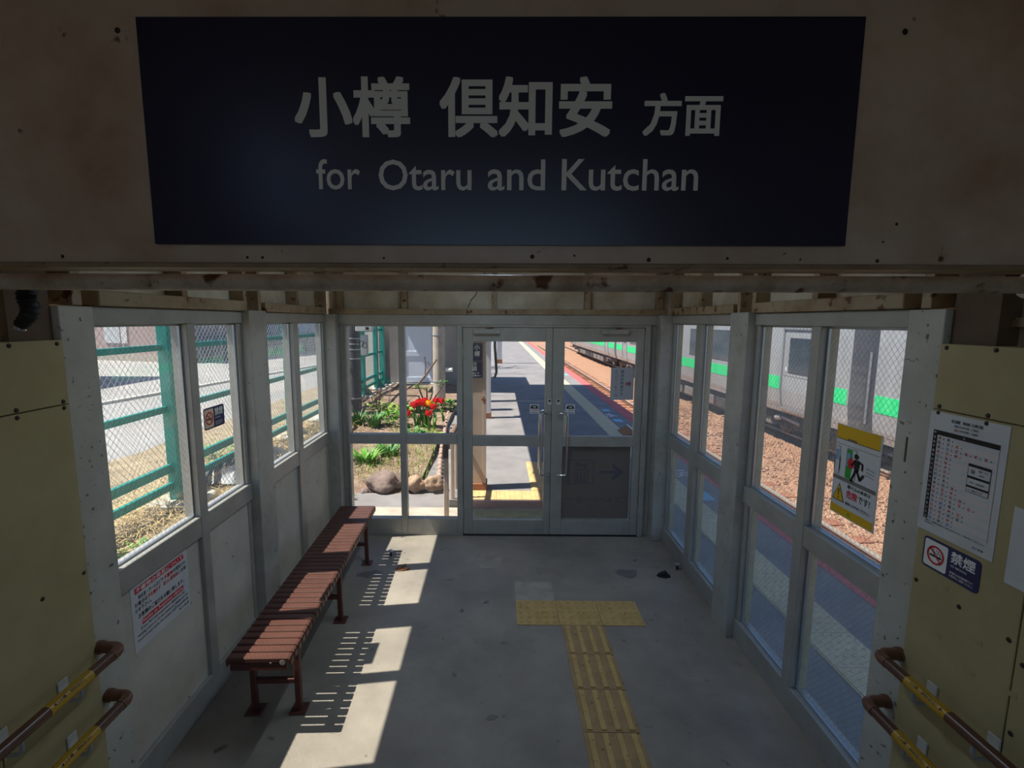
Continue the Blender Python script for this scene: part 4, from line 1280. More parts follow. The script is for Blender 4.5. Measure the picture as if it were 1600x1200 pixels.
# canopy over the platform, its posts and the small sign
cn = thing('platform_canopy', 'platform canopy with cream steel posts along the path side', 'canopy', (0, 10, PZ))
MB().box(-1.15, 2.0, 5.15, 15.4, 3.2, 3.28).build('roof', roof_m, cn)
for y in (6.2, 8.3, 10.3, 12.4, 14.5):
    MB().box(-1.1, 1.95, y - 0.05, y + 0.05, 3.08, 3.2).build('rafter', canopy_g, cn)
p = MB().box(-0.335, -0.165, 5.755, 5.775, PZ, 3.2).box(-0.335, -0.165, 5.905, 5.925, PZ, 3.2).box(-0.165, -0.135, 5.745, 5.94, PZ, 3.2).build('post', canopy_m, cn)
MB().box(-0.36, -0.12, 5.732, 5.95, PZ, PZ + 0.085, bv=0.004).build('rusty_foot', rust_base, p)
p = MB().box(-0.285, -0.185, 10.15, 10.27, PZ, 3.2).box(-0.185, -0.135, 10.13, 10.30, PZ, 3.2).build('post', canopy_g, cn)
MB().box(-0.295, -0.125, 10.12, 10.31, PZ, PZ + 0.12, bv=0.004).build('rusty_foot', rust_base, p)
p = MB().box(-0.03, 0.22, 23.3, 23.5, PZ, 3.4).build('post', canopy_g, cn)
MB().box(-0.045, 0.235, 23.28, 23.52, PZ, PZ + 0.2, bv=0.004).build('rusty_foot', rust_base, p)
tag(MB().tube([(-0.06, 10.4, 3.06), (-0.05, 10.4, 2.2), (-0.055, 10.38, 1.6), (-0.03, 10.36, 1.25), (-0.02, 10.36, 1.05), (-0.05, 10.36, 0.95), (-0.085, 10.36, 0.93)], 0.028, 8).build('black_cable', black_rub, smooth=50), 'thick black cable hanging in a loop beside the second canopy post', 'cable')
Fg = Frame2((0, 5.745, 0), (1, 0, 0), (0, 0, 1))
ps = thing('platform_sign', 'small navy vertical sign on the nearest canopy post', 'sign', (-0.31, 5.745, 1.46))
MB().rect(Fg, -0.43, 1.470, -0.180, 1.660, 0, 0.004).build('lower_board', navy_s, ps)
MB().rect(Fg, -0.43, 1.672, -0.180, 1.880, 0, 0.004).build('upper_board', navy_s, ps)
mb = MB()
for ch, x0, x1, z0, z1 in (('小', -0.272, -0.208, 1.800, 1.862), ('樽', -0.272, -0.208, 1.722, 1.790), ('方', -0.292, -0.240, 1.608, 1.658), ('面', -0.292, -0.240, 1.552, 1.602), ('倶', -0.372, -0.305, 1.805, 1.865), ('知', -0.372, -0.305, 1.745, 1.800), ('安', -0.372, -0.305, 1.685, 1.740)):
    mb.text(Fg, ch, x0, z0, x1, z1, 0.0055, 0.02)
mb.text(Fg, 'for Otaru &', -0.40, 1.518, -0.212, 1.540, 0.0055, 0.012)
mb.text(Fg, 'Kutchan', -0.35, 1.488, -0.198, 1.511, 0.0055, 0.012)
mb.build('lettering', white_p, ps)
# guard rail beside the step
gr = thing('guard_rail', 'low cream guard rail with a dark rounded top beside the step', 'guard rail', (-0.52, 5.4, 0))
MB().box(-0.572, -0.520, 5.07, 5.10, 0, 0.80, bv=0.004).build('leg', canopy_m, gr)
MB().box(-0.532, -0.490, 5.44, 5.47, -0.002, 0.80, bv=0.004).build('leg', canopy_m, gr)
MB().tube([(-0.547, 5.03, 0.70), (-0.545, 5.03, 0.80), (-0.54, 5.045, 0.845), (-0.535, 5.09, 0.865), (-0.51, 5.46, 0.865), (-0.50, 5.8, 0.865)], 0.033, 12).build('top_rail', bark, gr, smooth=50)
MB().box(-0.512, -0.472, 5.78, 5.81, -0.002, 0.84, bv=0.004).build('leg', canopy_m, gr)

# ================================================================== TRACKS
def ballast_ground():
    mb = MB()
    xs = [3.0, 3.6, 4.0, 4.5, 5.1, 5.8, 6.5, 7.2, 8.2, 9.2, 11, 14, 20, 40]
    ys = [-10 + 0.8 * k for k in range(60)] + [38 + 4 * k for k in range(12)]
    vs = [(x, y, -1.10 + 0.04 * noise.noise(Vector((x * 1.5, y * 1.5, 0))) + (0.03 if 5.6 < x < 7.0 else 0)) for y in ys for x in xs]
    n = len(xs)
    return mb.add(vs, [(j * n + i, j * n + i + 1, (j + 1) * n + i + 1, (j + 1) * n + i) for j in range(len(ys) - 1) for i in range(n - 1)])
struct('track_bed', ballast_ground(), ballast_m, 'orange brown stone ballast between platform and train', 'ballast', loc=(5, 10, -1.1))
rng = random.Random(2)
mb = MB()
for k in range(5200):
    y = 3.5 + 15 * rng.random() ** 1.2
    x = rng.uniform(4.1, 7.6)
    s = rng.uniform(0.014, 0.036)
    if abs(x - 5.09) < 0.13:
        continue
    c = Vector((x, y, -1.09 + 0.04 * noise.noise(Vector((x * 1.5, y * 1.5, 0))) + (0.03 if 5.6 < x < 7.0 else 0)))
    a = Vector((rng.uniform(-1, 1), rng.uniform(-1, 1), rng.uniform(-0.4, 0.4))).normalized()
    b = a.orthogonal().normalized()
    mb.obox(c, a * s, b * (s * rng.uniform(0.5, 0.9)), a.cross(b) * (s * rng.uniform(0.4, 0.8)))
tag(mb.build('ballast_stones', ballast_m), 'loose angular ballast stones beside the near rail', 'ballast', kind='stuff')
def rail(x, label):
    t = thing('rail', label, 'rail', (x, 25, -1.09))
    MB().box(x - 0.06, x + 0.06, -10, 62, -1.0615, -1.04).box(x - 0.010, x + 0.010, -10, 62, -1.04, -0.985).build('rail_web', rail_m, t)
    MB().box(x - 0.033, x + 0.033, -10, 62, -0.99, -0.95, bv=0.006).build('rail_head', rail_top, t)
rail(4.03, 'rail hidden close under the platform edge')
rail(5.09, 'rusty rail running in the open ballast beyond the platform')
rail(8.17, 'rail under the near wheels of the train')
rail(9.23, 'rail under the far wheels of the train')
s0 = B(-1.0, 1.0, -0.11, 0.11, -0.10, 0.0, bv=0.01).build('sleeper', sleeper_m, loc=(0, 0, 0))
tag(s0, 'reddish brown sleeper under the near track in the ballast', 'sleeper', 'sleepers of the near track')
for k in range(66):
    p = (4.56, 2.0 + 0.62 * k, -1.062)
    if k == 0:
        s0.location = p
    else:
        dup(s0, p)

# ================================================================== TRAIN
def side_profile(o=0.0):
    return [(7.40 - o, -0.18), (7.335 - o, 0.05), (7.30 - o, 0.42), (7.30 - o, 2.15), (7.38 - o, 2.45), (7.75, 2.72), (8.7, 2.82), (9.65, 2.72), (10.02, 2.45), (10.10, 2.15), (10.10, 0.42), (10.0, -0.18)]
def side_x(z):
    pr = side_profile()
    for (xa, za), (xb, zb) in zip(pr[:4], pr[1:5]):
        if za <= z <= zb:
            return xa + (xb - xa) * (z - za) / (zb - za)
    return 7.3
def side_sheet(mb, y0, y1, z0, z1, out, thick=0.01):
    """a piece of side cladding that follows the flank"""
    zs = [z0] + [z for z in (0.05, 0.42, 2.15) if z0 < z < z1] + [z1]
    a = [(side_x(z) - out, y0, z) for z in zs] + [(side_x(z) - out + thick, y0, z) for z in zs[::-1]]
    return mb.prism(a, (0, y1 - y0, 0))
def car(y0, y1, doors, windows, label, tail):
    t = thing('train_car', label, 'train', (8.7, (y0 + y1) / 2, -0.95))
    MB().prism([(x, y0, z) for x, z in side_profile()], (0, y1 - y0, 0)).build('body', train_m, t)
    ed = sorted([y0 + 0.04] + [v for d in doors for v in (d[0] - 0.12, d[1] + 0.12)] + [y1 - 0.04])
    for a, b in zip(ed[::2], ed[1::2]):
        if b - a > 0.1:
            side_sheet(MB(), a, b, 0.41, 0.74, 0.006).build('green_band', train_green, t)
            side_sheet(MB(), a, b, -0.035, -0.02, 0.005).build('sill_line', alu_b, t)
    for (a, b) in doors:
        d = side_sheet(MB(), a, b, -0.03, 1.90, 0.010).build('door', train_m, t)
        fr = MB()
        for (ya, yb, za, zb) in ((a - 0.06, a - 0.02, -0.03, 1.98), (b + 0.02, b + 0.06, -0.03, 1.98)):
            side_sheet(fr, ya, yb, za, zb, 0.030, 0.03)
        side_sheet(fr, a - 0.06, b + 0.06, 1.94, 1.98, 0.045, 0.045)
        fr.build('door_frame', alu_b, d)
        side_sheet(MB(), a - 0.10, b + 0.12, -0.12, -0.05, 0.05, 0.06).build('door_step', alu_b, d)
        side_sheet(MB(), a + 0.16, b - 0.22, 0.86, 1.74, 0.016).build('door_window', train_glass, d)
        side_sheet(MB(), a + 0.05, b - 0.05, 0.785, 0.80, 0.016).build('door_line', grey_p, d)
        MB().box(7.27, 7.29, b - 0.17, b - 0.13, 0.9, 1.0).build('door_button', white_p, d)
    for (a, b) in windows:
        g = side_sheet(MB(), a, b, 0.88, 1.86, 0.008).build('window', train_glass, t)
        side_sheet(MB(), a + 0.45 * (b - a), a + 0.45 * (b - a) + 0.09, 0.90, 1.84, 0.013).build('window_post', train_black, g)
    # equipment slung under the floor
    MB().box(7.55, 9.85, y0 + 0.3, y1 - 0.3, -0.45, -0.17).build('underframe', train_dark, t)
    rg = random.Random(int(y0 * 10))
    y = y0 + 4.1
    while y < y1 - 4.2:
        L_ = rg.uniform(0.7, 1.6)
        MB().box(7.50, 8.0, y, y + L_, -0.72, -0.40, bv=0.02).build('equipment_box', train_grey if rg.random() < 0.6 else train_dark, t)
        y += L_ + rg.uniform(0.1, 0.3)
    for yc in (y0 + 2.4, y1 - 2.4):
        bg_ = MB().box(7.62, 7.78, yc - 1.35, yc + 1.35, -0.62, -0.42, bv=0.02).build('bogie', train_dark, t)
        for yy in (yc - 1.0, yc + 1.0):
            MB().tube([(8.10, yy, -0.54), (8.24, yy, -0.54)], 0.41, 24).tube([(9.16, yy, -0.54), (9.30, yy, -0.54)], 0.41, 24).tube([(8.1, yy, -0.54), (9.3, yy, -0.54)], 0.08, 10).build('wheelset', train_grey, bg_, smooth=40)
            MB().box(7.60, 7.80, yy - 0.14, yy + 0.14, -0.68, -0.42, bv=0.03).build('axle_box', train_grey, bg_)
            MB().tube([(7.6, yy + 0.35, -0.5), (7.6, yy + 0.35, -0.3)], 0.06, 10).build('spring', train_grey, bg_)
        MB().tube([(7.58, yc - 0.5, -0.42), (7.58, yc + 0.3, -0.36)], 0.05, 10).tube([(7.56, yc + 0.3, -0.36), (7.56, yc + 0.55, -0.42)], 0.075, 10).build('damper', bracket_m, bg_, smooth=40)
    if tail:
        MB().box(7.85, 9.55, y1 - 0.02, y1 + 0.42, -0.25, 2.4).build('gangway', train_black, t)
        MB().box(7.42, 7.47, y1 + 0.30, y1 + 0.36, 0.1, 1.55).build('grab_rail', alu_b, t)
    return t
car(-9.0, 9.40, ((6.6, 7.9), (-7, -5.6)), ((-4.8, -2), (-1.5, 1.8), (2.2, 5.6)), 'silver train car with green band ending beside the dark gangway, nearest the warning poster', True)
car(10.08, 30.10, ((11.05, 12.45), (19.75, 20.95), (27.65, 28.5)), ((13.4, 15.0), (15.4, 18.6), (21.6, 24.0), (24.4, 27.0)), 'silver train car with green band in the middle, behind the track side glazing', True)
car(30.55, 49.5, ((32.35, 33.2), (46.5, 47.6)), ((34, 37), (37.6, 41), (41.6, 45)), 'farthest silver train car, its end seen through the door glass', False)

# ================================================================== GARDEN AND STREET SIDE
def height(x, y):
    h = 0.02 + 0.06 * noise.noise(Vector((x * 0.9, y * 0.9, 1.3))) + 0.02 * noise.noise(Vector((x * 4, y * 4, 2)))
    if y > 5.9 and x > -3.3:
        h += 0.06
    return h + (0.05 if x < -3.0 else 0.0)
def ground_mesh(xs, ys):
    n = len(xs)
    vs = [(x, y, height(x, y)) for y in ys for x in xs]
    return MB().add(vs, [(j * n + i, j * n + i + 1, (j + 1) * n + i + 1, (j + 1) * n + i) for j in range(len(ys) - 1) for i in range(n - 1)])
struct('garden_bed_ground', ground_mesh([-3.5 + 0.1 * k for k in range(26)], [5.88 + 0.12 * k for k in range(82)]), soil, 'brown soil of the garden bed outside the fixed window', 'soil', loc=(-2, 8, 0))
struct('verge_ground', MB().add(*(lambda g: (g.v, g.f))(ground_mesh([-5.6 + 0.16 * k for k in range(25)], [-3.0 + 0.16 * k for k in range(56)]))).add(*(lambda g: (g.v, g.f))(ground_mesh([-5.6 + 0.175 * k for k in range(13)], [5.8 + 0.25 * k for k in range(60)]))), verge, 'dry earth verge along the fence', 'verge', loc=(-3.5, 2, 0))
struct('street', MB().box(-60, -5.3, -10, 90, -0.3, 0.0), road_m, 'pale grey street beyond the teal fence', 'road', loc=(-12, 15, 0))
struct('kerb', MB().prism([(-10.6, 8.0, 0), (-10.45, 8.0, 0), (-8.05, 24.0, 0), (-8.25, 24.0, 0)], (0, 0, 0.07)), kerb_m, 'pale kerb line across the street', 'kerb')

def blade(mb, b, d, w, h, lean, segs=3, fold=0.0):
    b, d = Vector(b), Vector(d).normalized()
    side = Vector((-d.y, d.x, 0))
    vs = []
    for k in range(segs + 1):
        t = k / segs
        ww = w * (1 - t) ** 0.6 * (0.6 + 1.6 * t * (1 - t) + 0.4 * (1 - t)) if k < segs else 0.0015
        p = b + d * (lean * t * t) + Vector((0, 0, h * (t - 0.25 * lean / max(h, 0.01) * t * t)))
        vs += [p - side * ww / 2, p + side * ww / 2]
    mb.add(vs, [(2 * k, 2 * k + 1, 2 * k + 3, 2 * k + 2) for k in range(segs)])
def leafy(mb, c, r, h, n, rng, size):
    c = Vector(c)
    for k in range(n):
        a = rng.random() * 6.283
        q = r * math.sqrt(rng.random())
        z = h * (0.25 + 0.75 * rng.random()) * (1 - 0.5 * (q / r) ** 2)
        p = c + Vector((q * math.cos(a), q * math.sin(a), z))
        d = Vector((math.cos(a + rng.uniform(-0.8, 0.8)), math.sin(a + rng.uniform(-0.8, 0.8)), rng.uniform(-0.3, 0.5))).normalized()
        s = size * rng.uniform(0.6, 1.2)
        sd = d.cross(Vector((rng.uniform(-0.4, 0.4), rng.uniform(-0.4, 0.4), 1))).normalized() * (s * 0.32)
        mid = p + d * (s * 0.5)
        mb.add([p, mid + sd, p + d * s, mid - sd], [(0, 1, 2, 3)])
    for k in range(5):
        a = rng.random() * 6.283
        mb.tube([c, c + Vector((0.5 * r * math.cos(a), 0.5 * r * math.sin(a), h * 0.6))], 0.006, 4)

# fence
fx = -3.6
fe = thing('street_fence', 'teal steel fence with chain link between garden and street', 'fence', (fx, 8, 0.1))
py = [2.24, 3.77, 5.3, 6.83, 8.36, 9.89, 11.42, 12.95, 14.4, 15.28]
for y in py:
    z0 = 0.14
    ps_ = MB().box(fx - 0.06, fx + 0.06, y - 0.085, y + 0.085, z0, 2.8, bv=0.006).build('post', teal, fe)
    MB().prism([(fx + 0.055, y + 0.06, z0), (fx + 0.25, y + 0.06, z0), (fx + 0.055, y + 0.06, z0 + 0.28)], (0, 0.012, 0)).prism([(fx - 0.04, y + 0.07, z0), (fx - 0.04, y + 0.26, z0), (fx - 0.04, y + 0.07, z0 + 0.26)], (0.012, 0, 0)).build('gusset', teal, ps_)
    MB().box(fx - 0.24, fx + 0.30, y - 0.26, y + 0.28, -0.35, z0, bv=0.02).build('footing', kerb_m, fe)
for (z0, z1) in ((1.81, 1.874), (1.133, 1.203), (0.458, 0.553), (0.261, 0.343)):
    B(fx - 0.05, fx - 0.004, 1.6, 15.2, z0, z1, bv=0.004).build('rail', teal, fe)
diamond_mesh(fx - 0.065, 1.7, 15.1, 0.36, 2.85, 0.078, 1.15, 0.0022).build('wire_mesh', galv, fe)

# dry straw, weeds and the black sheet on the verge
rng = random.Random(11)
mb = MB()
for k in range(5200):
    y = rng.uniform(2.4, 9.5)
    x = rng.gauss(-3.55, 0.55)
    if not -5.2 < x < -2.2:
        continue
    a = rng.random() * 6.283
    L_ = rng.uniform(0.10, 0.34)
    z = height(x, y) + rng.uniform(0.0, 0.09)
    p0_ = Vector((x, y, z))
    d = Vector((math.cos(a), math.sin(a), 0))
    p1_ = p0_ + d * (L_ * 0.5) + Vector((0, 0, rng.uniform(-0.01, 0.07)))
    p2_ = p0_ + d * L_ + Vector((0, 0, rng.uniform(-0.06, 0.03)))
    w_ = Vector((-d.y, d.x, 0.3)) * rng.uniform(0.0022, 0.0045)
    mb.add([p0_ - w_, p0_ + w_, p1_ + w_, p1_ - w_, p2_], [(0, 1, 2, 3), (3, 2, 4)])
tag(mb.build('straw', straw_m), 'dry straw strewn along the foot of the fence', 'straw', kind='stuff')
for (x, y, r_, h_, n, m, lab) in ((-4.25, 7.15, 0.30, 0.30, 120, leaf_a, 'bright green weed growing behind the lowest fence rails'), (-3.15, 4.05, 0.14, 0.10, 36, leaf_a, 'small green weed in the straw near the sill'), (-3.0, 3.6, 0.16, 0.12, 44, leaf_c, 'pale green weed in the straw below the first window')):
    mb = MB()
    leafy(mb, (x, y, height(x, y)), r_, h_, n, rng, 0.09)
    tag(mb.build('weed', m), lab, 'weed')
mb = MB()
nx_, ny_ = 14, 34
vs = []
for j in range(ny_ + 1):
    for i in range(nx_ + 1):
        x = -3.75 + 0.62 * i / nx_
        y = 5.75 + 1.55 * j / ny_
        e_ = min(i, nx_ - i, 3) / 3 * min(j, ny_ - j, 4) / 4
        z = 0.14 + e_ * (0.10 + 0.12 * abs(noise.noise(Vector((x * 5, y * 3.2, 4)))) + 0.05 * noise.noise(Vector((x * 11, y * 8, 1))))
        vs.append((x, y, z))
mb.add(vs, [(j * (nx_ + 1) + i, j * (nx_ + 1) + i + 1, (j + 1) * (nx_ + 1) + i + 1, (j + 1) * (nx_ + 1) + i) for j in range(ny_) for i in range(nx_)])
tag(mb.build('plastic_sheet', tarp_m, smooth=True), 'crumpled dark grey plastic sheet at the foot of the fence', 'sheet')

# rocks at the near end of the bed
for (x, y, rad, m, lab, sd_) in ((-1.42, 5.98, (0.215, 0.15, 0.135), rock_a, 'big dark grey rock at the near corner of the garden bed', 1), (-1.155, 6.03, (0.055, 0.05, 0.115), rock_b, 'small upright tan stone between two bigger rocks', 2), (-1.03, 5.92, (0.125, 0.10, 0.095), rock_b, 'tan rock in the middle of the bed front', 3), (-0.80, 5.93, (0.125, 0.10, 0.095), rock_b, 'pale tan rock at the path end of the bed front', 4), (-1.66, 5.90, (0.07, 0.06, 0.05), rock_a, 'small grey stone beside the big dark rock', 5)):
    tag(MB().blob((x, y, height(x, y) + rad[2] * 0.45), rad, sd_, 0.5, 3).build('rock', m, smooth=True), lab, 'rock')
# edging stones along the path
def along(pts, step):
    out = []
    for (a, b) in zip(pts[:-1], pts[1:]):
        a, b = Vector(a), Vector(b)
        n = max(1, int((b - a).length / step))
        for k in range(n):
            out.append((a + (b - a) * (k + 0.5) / n, math.atan2(b.y - a.y, b.x - a.x)))
    return out
eb0 = MB().box(-0.075, 0.075, -0.03, 0.03, -0.03, 0.085, bv=0.016).build('edging_stone', brick_m, loc=(0, 0, 0))
tag(eb0, 'small rounded edging stone in the kerb row between garden bed and path', 'edging stone', 'edging stones along the garden bed')
ei = 0
for (p, a) in along([(-0.74, 6.02), (-0.83, 6.9), (-0.90, 7.7), (-0.95, 8.5), (-1.02, 9.5), (-1.10, 10.8), (-1.2, 12.3)], 0.165):
    q = (p.x, p.y, 0.03 + 0.008 * math.sin(ei * 2.1))
    if ei == 0:
        eb0.location = q
        eb0.rotation_euler.z = a
    else:
        dup(eb0, q).rotation_euler.z = a + 0.1 * math.sin(ei * 1.7)
    ei += 1
# plants
rng = random.Random(21)
plants = [
    (-2.72, 9.35, 0.26, 0.34, 60, 'blade', leaf_b, 'clump of long green leaves at the street end of the bed, behind the transom'),
    (-2.35, 9.15, 0.24, 0.33, 60, 'blade', leaf_b, 'clump of long green leaves second from the street end of the bed'),
    (-2.02, 9.35, 0.24, 0.32, 80, 'leaf', leaf_a, 'round leaved green plant left of the mullion', ),
    (-1.92, 6.95, 0.30, 0.26, 60, 'blade', leaf_a, 'long leaved green clump just below the transom at the window jamb'),
    (-1.68, 7.35, 0.26, 0.26, 60, 'blade', leaf_b, 'long leaved clump below the transom near the mullion'),
    (-1.80, 5.66, 0.13, 0.12, 18, 'blade', leaf_a, 'low leafy tuft beside the big dark rock on the path'),
    (-2.12, 10.4, 0.24, 0.30, 70, 'leaf', leaf_c, 'pale green bushy plant in the middle of the bed'),
    (-2.65, 10.9, 0.30, 0.26, 60, 'leaf', leaf_c, 'sparse pale green plant by the dark pole'),
    (-1.95, 10.9, 0.20, 0.24, 60, 'leaf', leaf_d, 'bronze leaved plant beside the mullion'),
    (-1.72, 10.9, 0.2, 0.24, 60, 'leaf', leaf_b, 'blue green plant behind the tulips at the shrub foot'),
    (-1.23, 11.2, 0.24, 0.26, 110, 'leaf', leaf_a, 'bright green leafy plant at the foot of the concrete pole'),
    (-1.10, 8.2, 0.22, 0.10, 60, 'leaf', leaf_c, 'low yellow green ground cover at the edging stones'),
    (-1.45, 8.35, 0.2, 0.14, 60, 'leaf', leaf_b, 'low dark green plant in front of the tulips'),
]
for (x, y, r_, h_, n, kd, m, lab) in plants:
    mb = MB()
    lab = lab.replace(' left of the mullion', ' on the street side of the mullion')
    if kd == 'leaf':
        leafy(mb, (x, y, height(x, y)), r_, h_, n * 2, rng, 0.11)
    else:
        for k in range(n):
            a = rng.random() * 6.283
            q = r_ * 0.45 * math.sqrt(rng.random())
            blade(mb, (x + q * math.cos(a), y + q * math.sin(a), height(x, y) - 0.01), (math.cos(a), math.sin(a), 0), rng.uniform(0.03, 0.055), h_ * rng.uniform(0.7, 1.1), r_ * rng.uniform(0.4, 0.95), 4)
    tag(mb.build('garden_plant', m), lab, 'plant')
mb = MB()
for k in range(1500):
    y = rng.uniform(6.1, 9.0)
    x = rng.uniform(-2.0, -0.9 - 0.05 * (y - 6))
    a = rng.random() * 6.283
    blade(mb, (x, y, height(x, y) - 0.005), (math.cos(a), math.sin(a), 0), rng.uniform(0.004, 0.010), rng.uniform(0.04, 0.13), rng.uniform(0.01, 0.05), 2)
tag(mb.build('grass', leaf_c), 'sparse fresh grass sprouting in the bed', 'grass', kind='stuff')
mb = MB()
for k in range(1800):
    y = rng.uniform(6.05, 12.0)
    x = rng.uniform(-3.0, -1.0 - 0.04 * (y - 6))
    a = rng.random() * 6.283
    d = Vector((math.cos(a), math.sin(a), rng.uniform(-0.1, 0.4)))
    p0_ = Vector((x, y, height(x, y) + 0.005))
    w_ = Vector((-d.y, d.x, 0.2)) * 0.0035
    L_ = rng.uniform(0.05, 0.14)
    mb.add([p0_ - w_, p0_ + w_, p0_ + d * L_], [(0, 1, 2)])
tag(mb.build('dead_stalks', straw_m), 'dead stalks lying on the soil of the bed', 'stalks', kind='stuff')

# tulips
def tulip(x, y, h_, m, label, seed, grp=None):
    rg = random.Random(seed)
    z0 = height(x, y)
    t = thing('tulip', label, 'tulip', (x, y, z0), grp)
    tx, ty = x + rg.uniform(-0.04, 0.04), y + rg.uniform(-0.03, 0.03)
    MB().tube([(x, y, z0 - 0.01), ((x + tx) / 2 + 0.005, (y + ty) / 2, z0 + h_ * 0.5), (tx, ty, z0 + h_)], 0.006, 6).build('stem', leaf_b, t)
    mb = MB()
    for k in range(6):
        a = k * math.pi / 3 + rg.random() * 0.3
        ro = 0.052 if k % 2 else 0.045
        opn = rg.uniform(0.8, 1.35)
        prof = [(0.004, 0.0, 0.014), (ro, 0.036, 0.040), (ro * opn, 0.085, 0.036), (ro * opn * 0.95, 0.125, 0.006)]
        vs = []
        ca, sa = math.cos(a), math.sin(a)
        for (rr, zz, ww) in prof:
            for s_ in (-1, 1):
                vs.append((tx + rr * ca - s_ * ww * sa, ty + rr * sa + s_ * ww * ca, z0 + h_ + zz))
            vs.append((tx + (rr + 0.006) * ca, ty + (rr + 0.006) * sa, z0 + h_ + zz))
        fs = []
        for j in range(3):
            b_ = 3 * j
            fs += [(b_, b_ + 2, b_ + 5, b_ + 3), (b_ + 2, b_ + 1, b_ + 4, b_ + 5)]
        mb.add(vs, fs)
    mb.build('bloom', m, t)
    for k in range(4):
        mb = MB()
        a = rg.random() * 6.283
        blade(mb, (x, y, z0 - 0.01), (math.cos(a), math.sin(a), 0), rg.uniform(0.045, 0.07), h_ * rg.uniform(0.65, 0.95), rg.uniform(0.06, 0.16), 4)
        mb.build('leaf', leaf_b if k % 2 else leaf_a, t)
tl = [(-1.55, 9.35, 0.40), (-1.50, 9.30, 0.42), (-1.45, 9.38, 0.41), (-1.41, 9.28, 0.42), (-1.37, 9.33, 0.40), (-1.33, 9.40, 0.42), (-1.47, 9.48, 0.43), (-1.40, 9.46, 0.44), (-1.53, 9.46, 0.42), (-1.57, 9.28, 0.38)]
for i, (x, y, h_) in enumerate(tl):
    tulip(x, y, h_, tulip_r, 'red tulip in the dense red clump in the middle of the bed', 40 + i, 'red tulips of the dense clump')
tulip(-1.31, 9.25, 0.43, tulip_y, 'single yellow tulip among the red ones', 61)
tulip(-1.24, 9.55, 0.45, tulip_r, 'tall red tulip just beyond the yellow one', 62)
tulip(-1.21, 9.15, 0.38, tulip_r, 'red tulip in front of the yellow one', 63)
tulip(-1.28, 8.95, 0.27, tulip_r, 'low red tulip below the others, standing nearest', 64)
tulip(-1.68, 9.05, 0.25, tulip_r, 'low red tulip apart from the clump next to the mullion', 65)
tulip(-1.10, 9.85, 0.36, tulip_r, 'dark red tulip at the path side of the bed', 66)

# woody shrub and the bare one
def branchy(mb, p, d, L_, r_, depth, rg, tips, spread=0.6):
    q = p + d * L_
    mb.tube([p, p + d * (L_ * 0.5) + Vector((rg.uniform(-1, 1), rg.uniform(-1, 1), rg.uniform(-1, 1))) * (L_ * 0.05), q], r_, 6, rads=[r_, r_ * 0.85, r_ * 0.7])
    tips.append(q)
    if depth <= 0:
        return
    for k in range(2 if rg.random() < 0.75 else 3):
        nd = (d + Vector((rg.uniform(-1, 1), rg.uniform(-1, 1), rg.uniform(-0.3, 0.8))) * spread).normalized()
        branchy(mb, q, nd, L_ * rg.uniform(0.6, 0.85), r_ * 0.65, depth - 1, rg, tips, spread)
rg = random.Random(8)
sh = thing('woody_shrub', 'woody shrub with pruned grey branches and few fresh shoots behind the tulips', 'shrub', (-1.62, 11.3, height(-1.62, 11.3)))
mb, tips = MB(), []
z0 = height(-1.62, 11.3)
for (dx, dz, L_) in ((-0.42, 0.9, 0.62), (0.50, 0.86, 0.72), (-0.1, 1.0, 0.5), (0.2, 1, 0.42), (-0.6, 0.7, 0.4)):
    q = Vector((-1.62, 11.3, z0 - 0.02))
    d = Vector((dx, rg.uniform(-0.15, 0.15), dz)).normalized()
    mb.tube([q, q + d * (L_ * 0.5), q + d * L_ + Vector((0.03, 0, 0.02))], 0.02, 7, rads=[0.026, 0.02, 0.014])
    tips.append(q + d * L_)
q = tips[0]
mb.tube([q, q + Vector((0.20, 0, 0.22)), q + Vector((0.48, 0, 0.62))], 0.016, 7, rads=[0.022, 0.024, 0.018])
mb.tube([q + Vector((0.20, 0, 0.22)), q + Vector((0.22, 0, 0.5)), q + Vector((0.20, 0, 0.68))], 0.012, 7)
mb.tube([q + Vector((0.36, 0, 0.46)), q + Vector((0.26, 0, 0.56))], 0.010, 6)
mb.build('branches', bark, sh)
mb = MB()
for t_ in tips[:3]:
    leafy(mb, t_ + Vector((0, 0, -0.06)), 0.10, 0.14, 26, rg, 0.07)
mb.build('shoots', leaf_a, sh)
mb, tips = MB(), []
for k in range(9):
    d = Vector((rg.uniform(-0.8, 0.8), rg.uniform(-0.5, 0.5), 1)).normalized()
    branchy(mb, Vector((-2.75 + rg.uniform(-0.25, 0.25), 11.2 + rg.uniform(-0.1, 0.1), 0.05)), d, rg.uniform(0.16, 0.24), 0.011, 3, rg, tips, 0.7)
tag(mb.build('bare_shrub', bark), 'dry tangled bare shrub by the fence footings', 'shrub')
bt_ = thing('bare_tree', 'bare tree behind the grey house casting twig shadows over the platform', 'tree', (-2.6, 19.6, 0))
mb, tips = MB(), []
mb.tube([(-2.6, 19.6, -0.1), (-2.62, 19.6, 1.4), (-2.55, 19.65, 2.6)], 0.13, 8, rads=[0.16, 0.13, 0.11])
for k in range(6):
    branchy(mb, Vector((-2.55, 19.65, 2.5)), Vector((rg.uniform(-0.8, 0.8), rg.uniform(-0.9, 0.9), 0.9)).normalized(), 1.1, 0.07, 5, rg, tips, 0.55)
mb.build('trunk', bark, bt_)

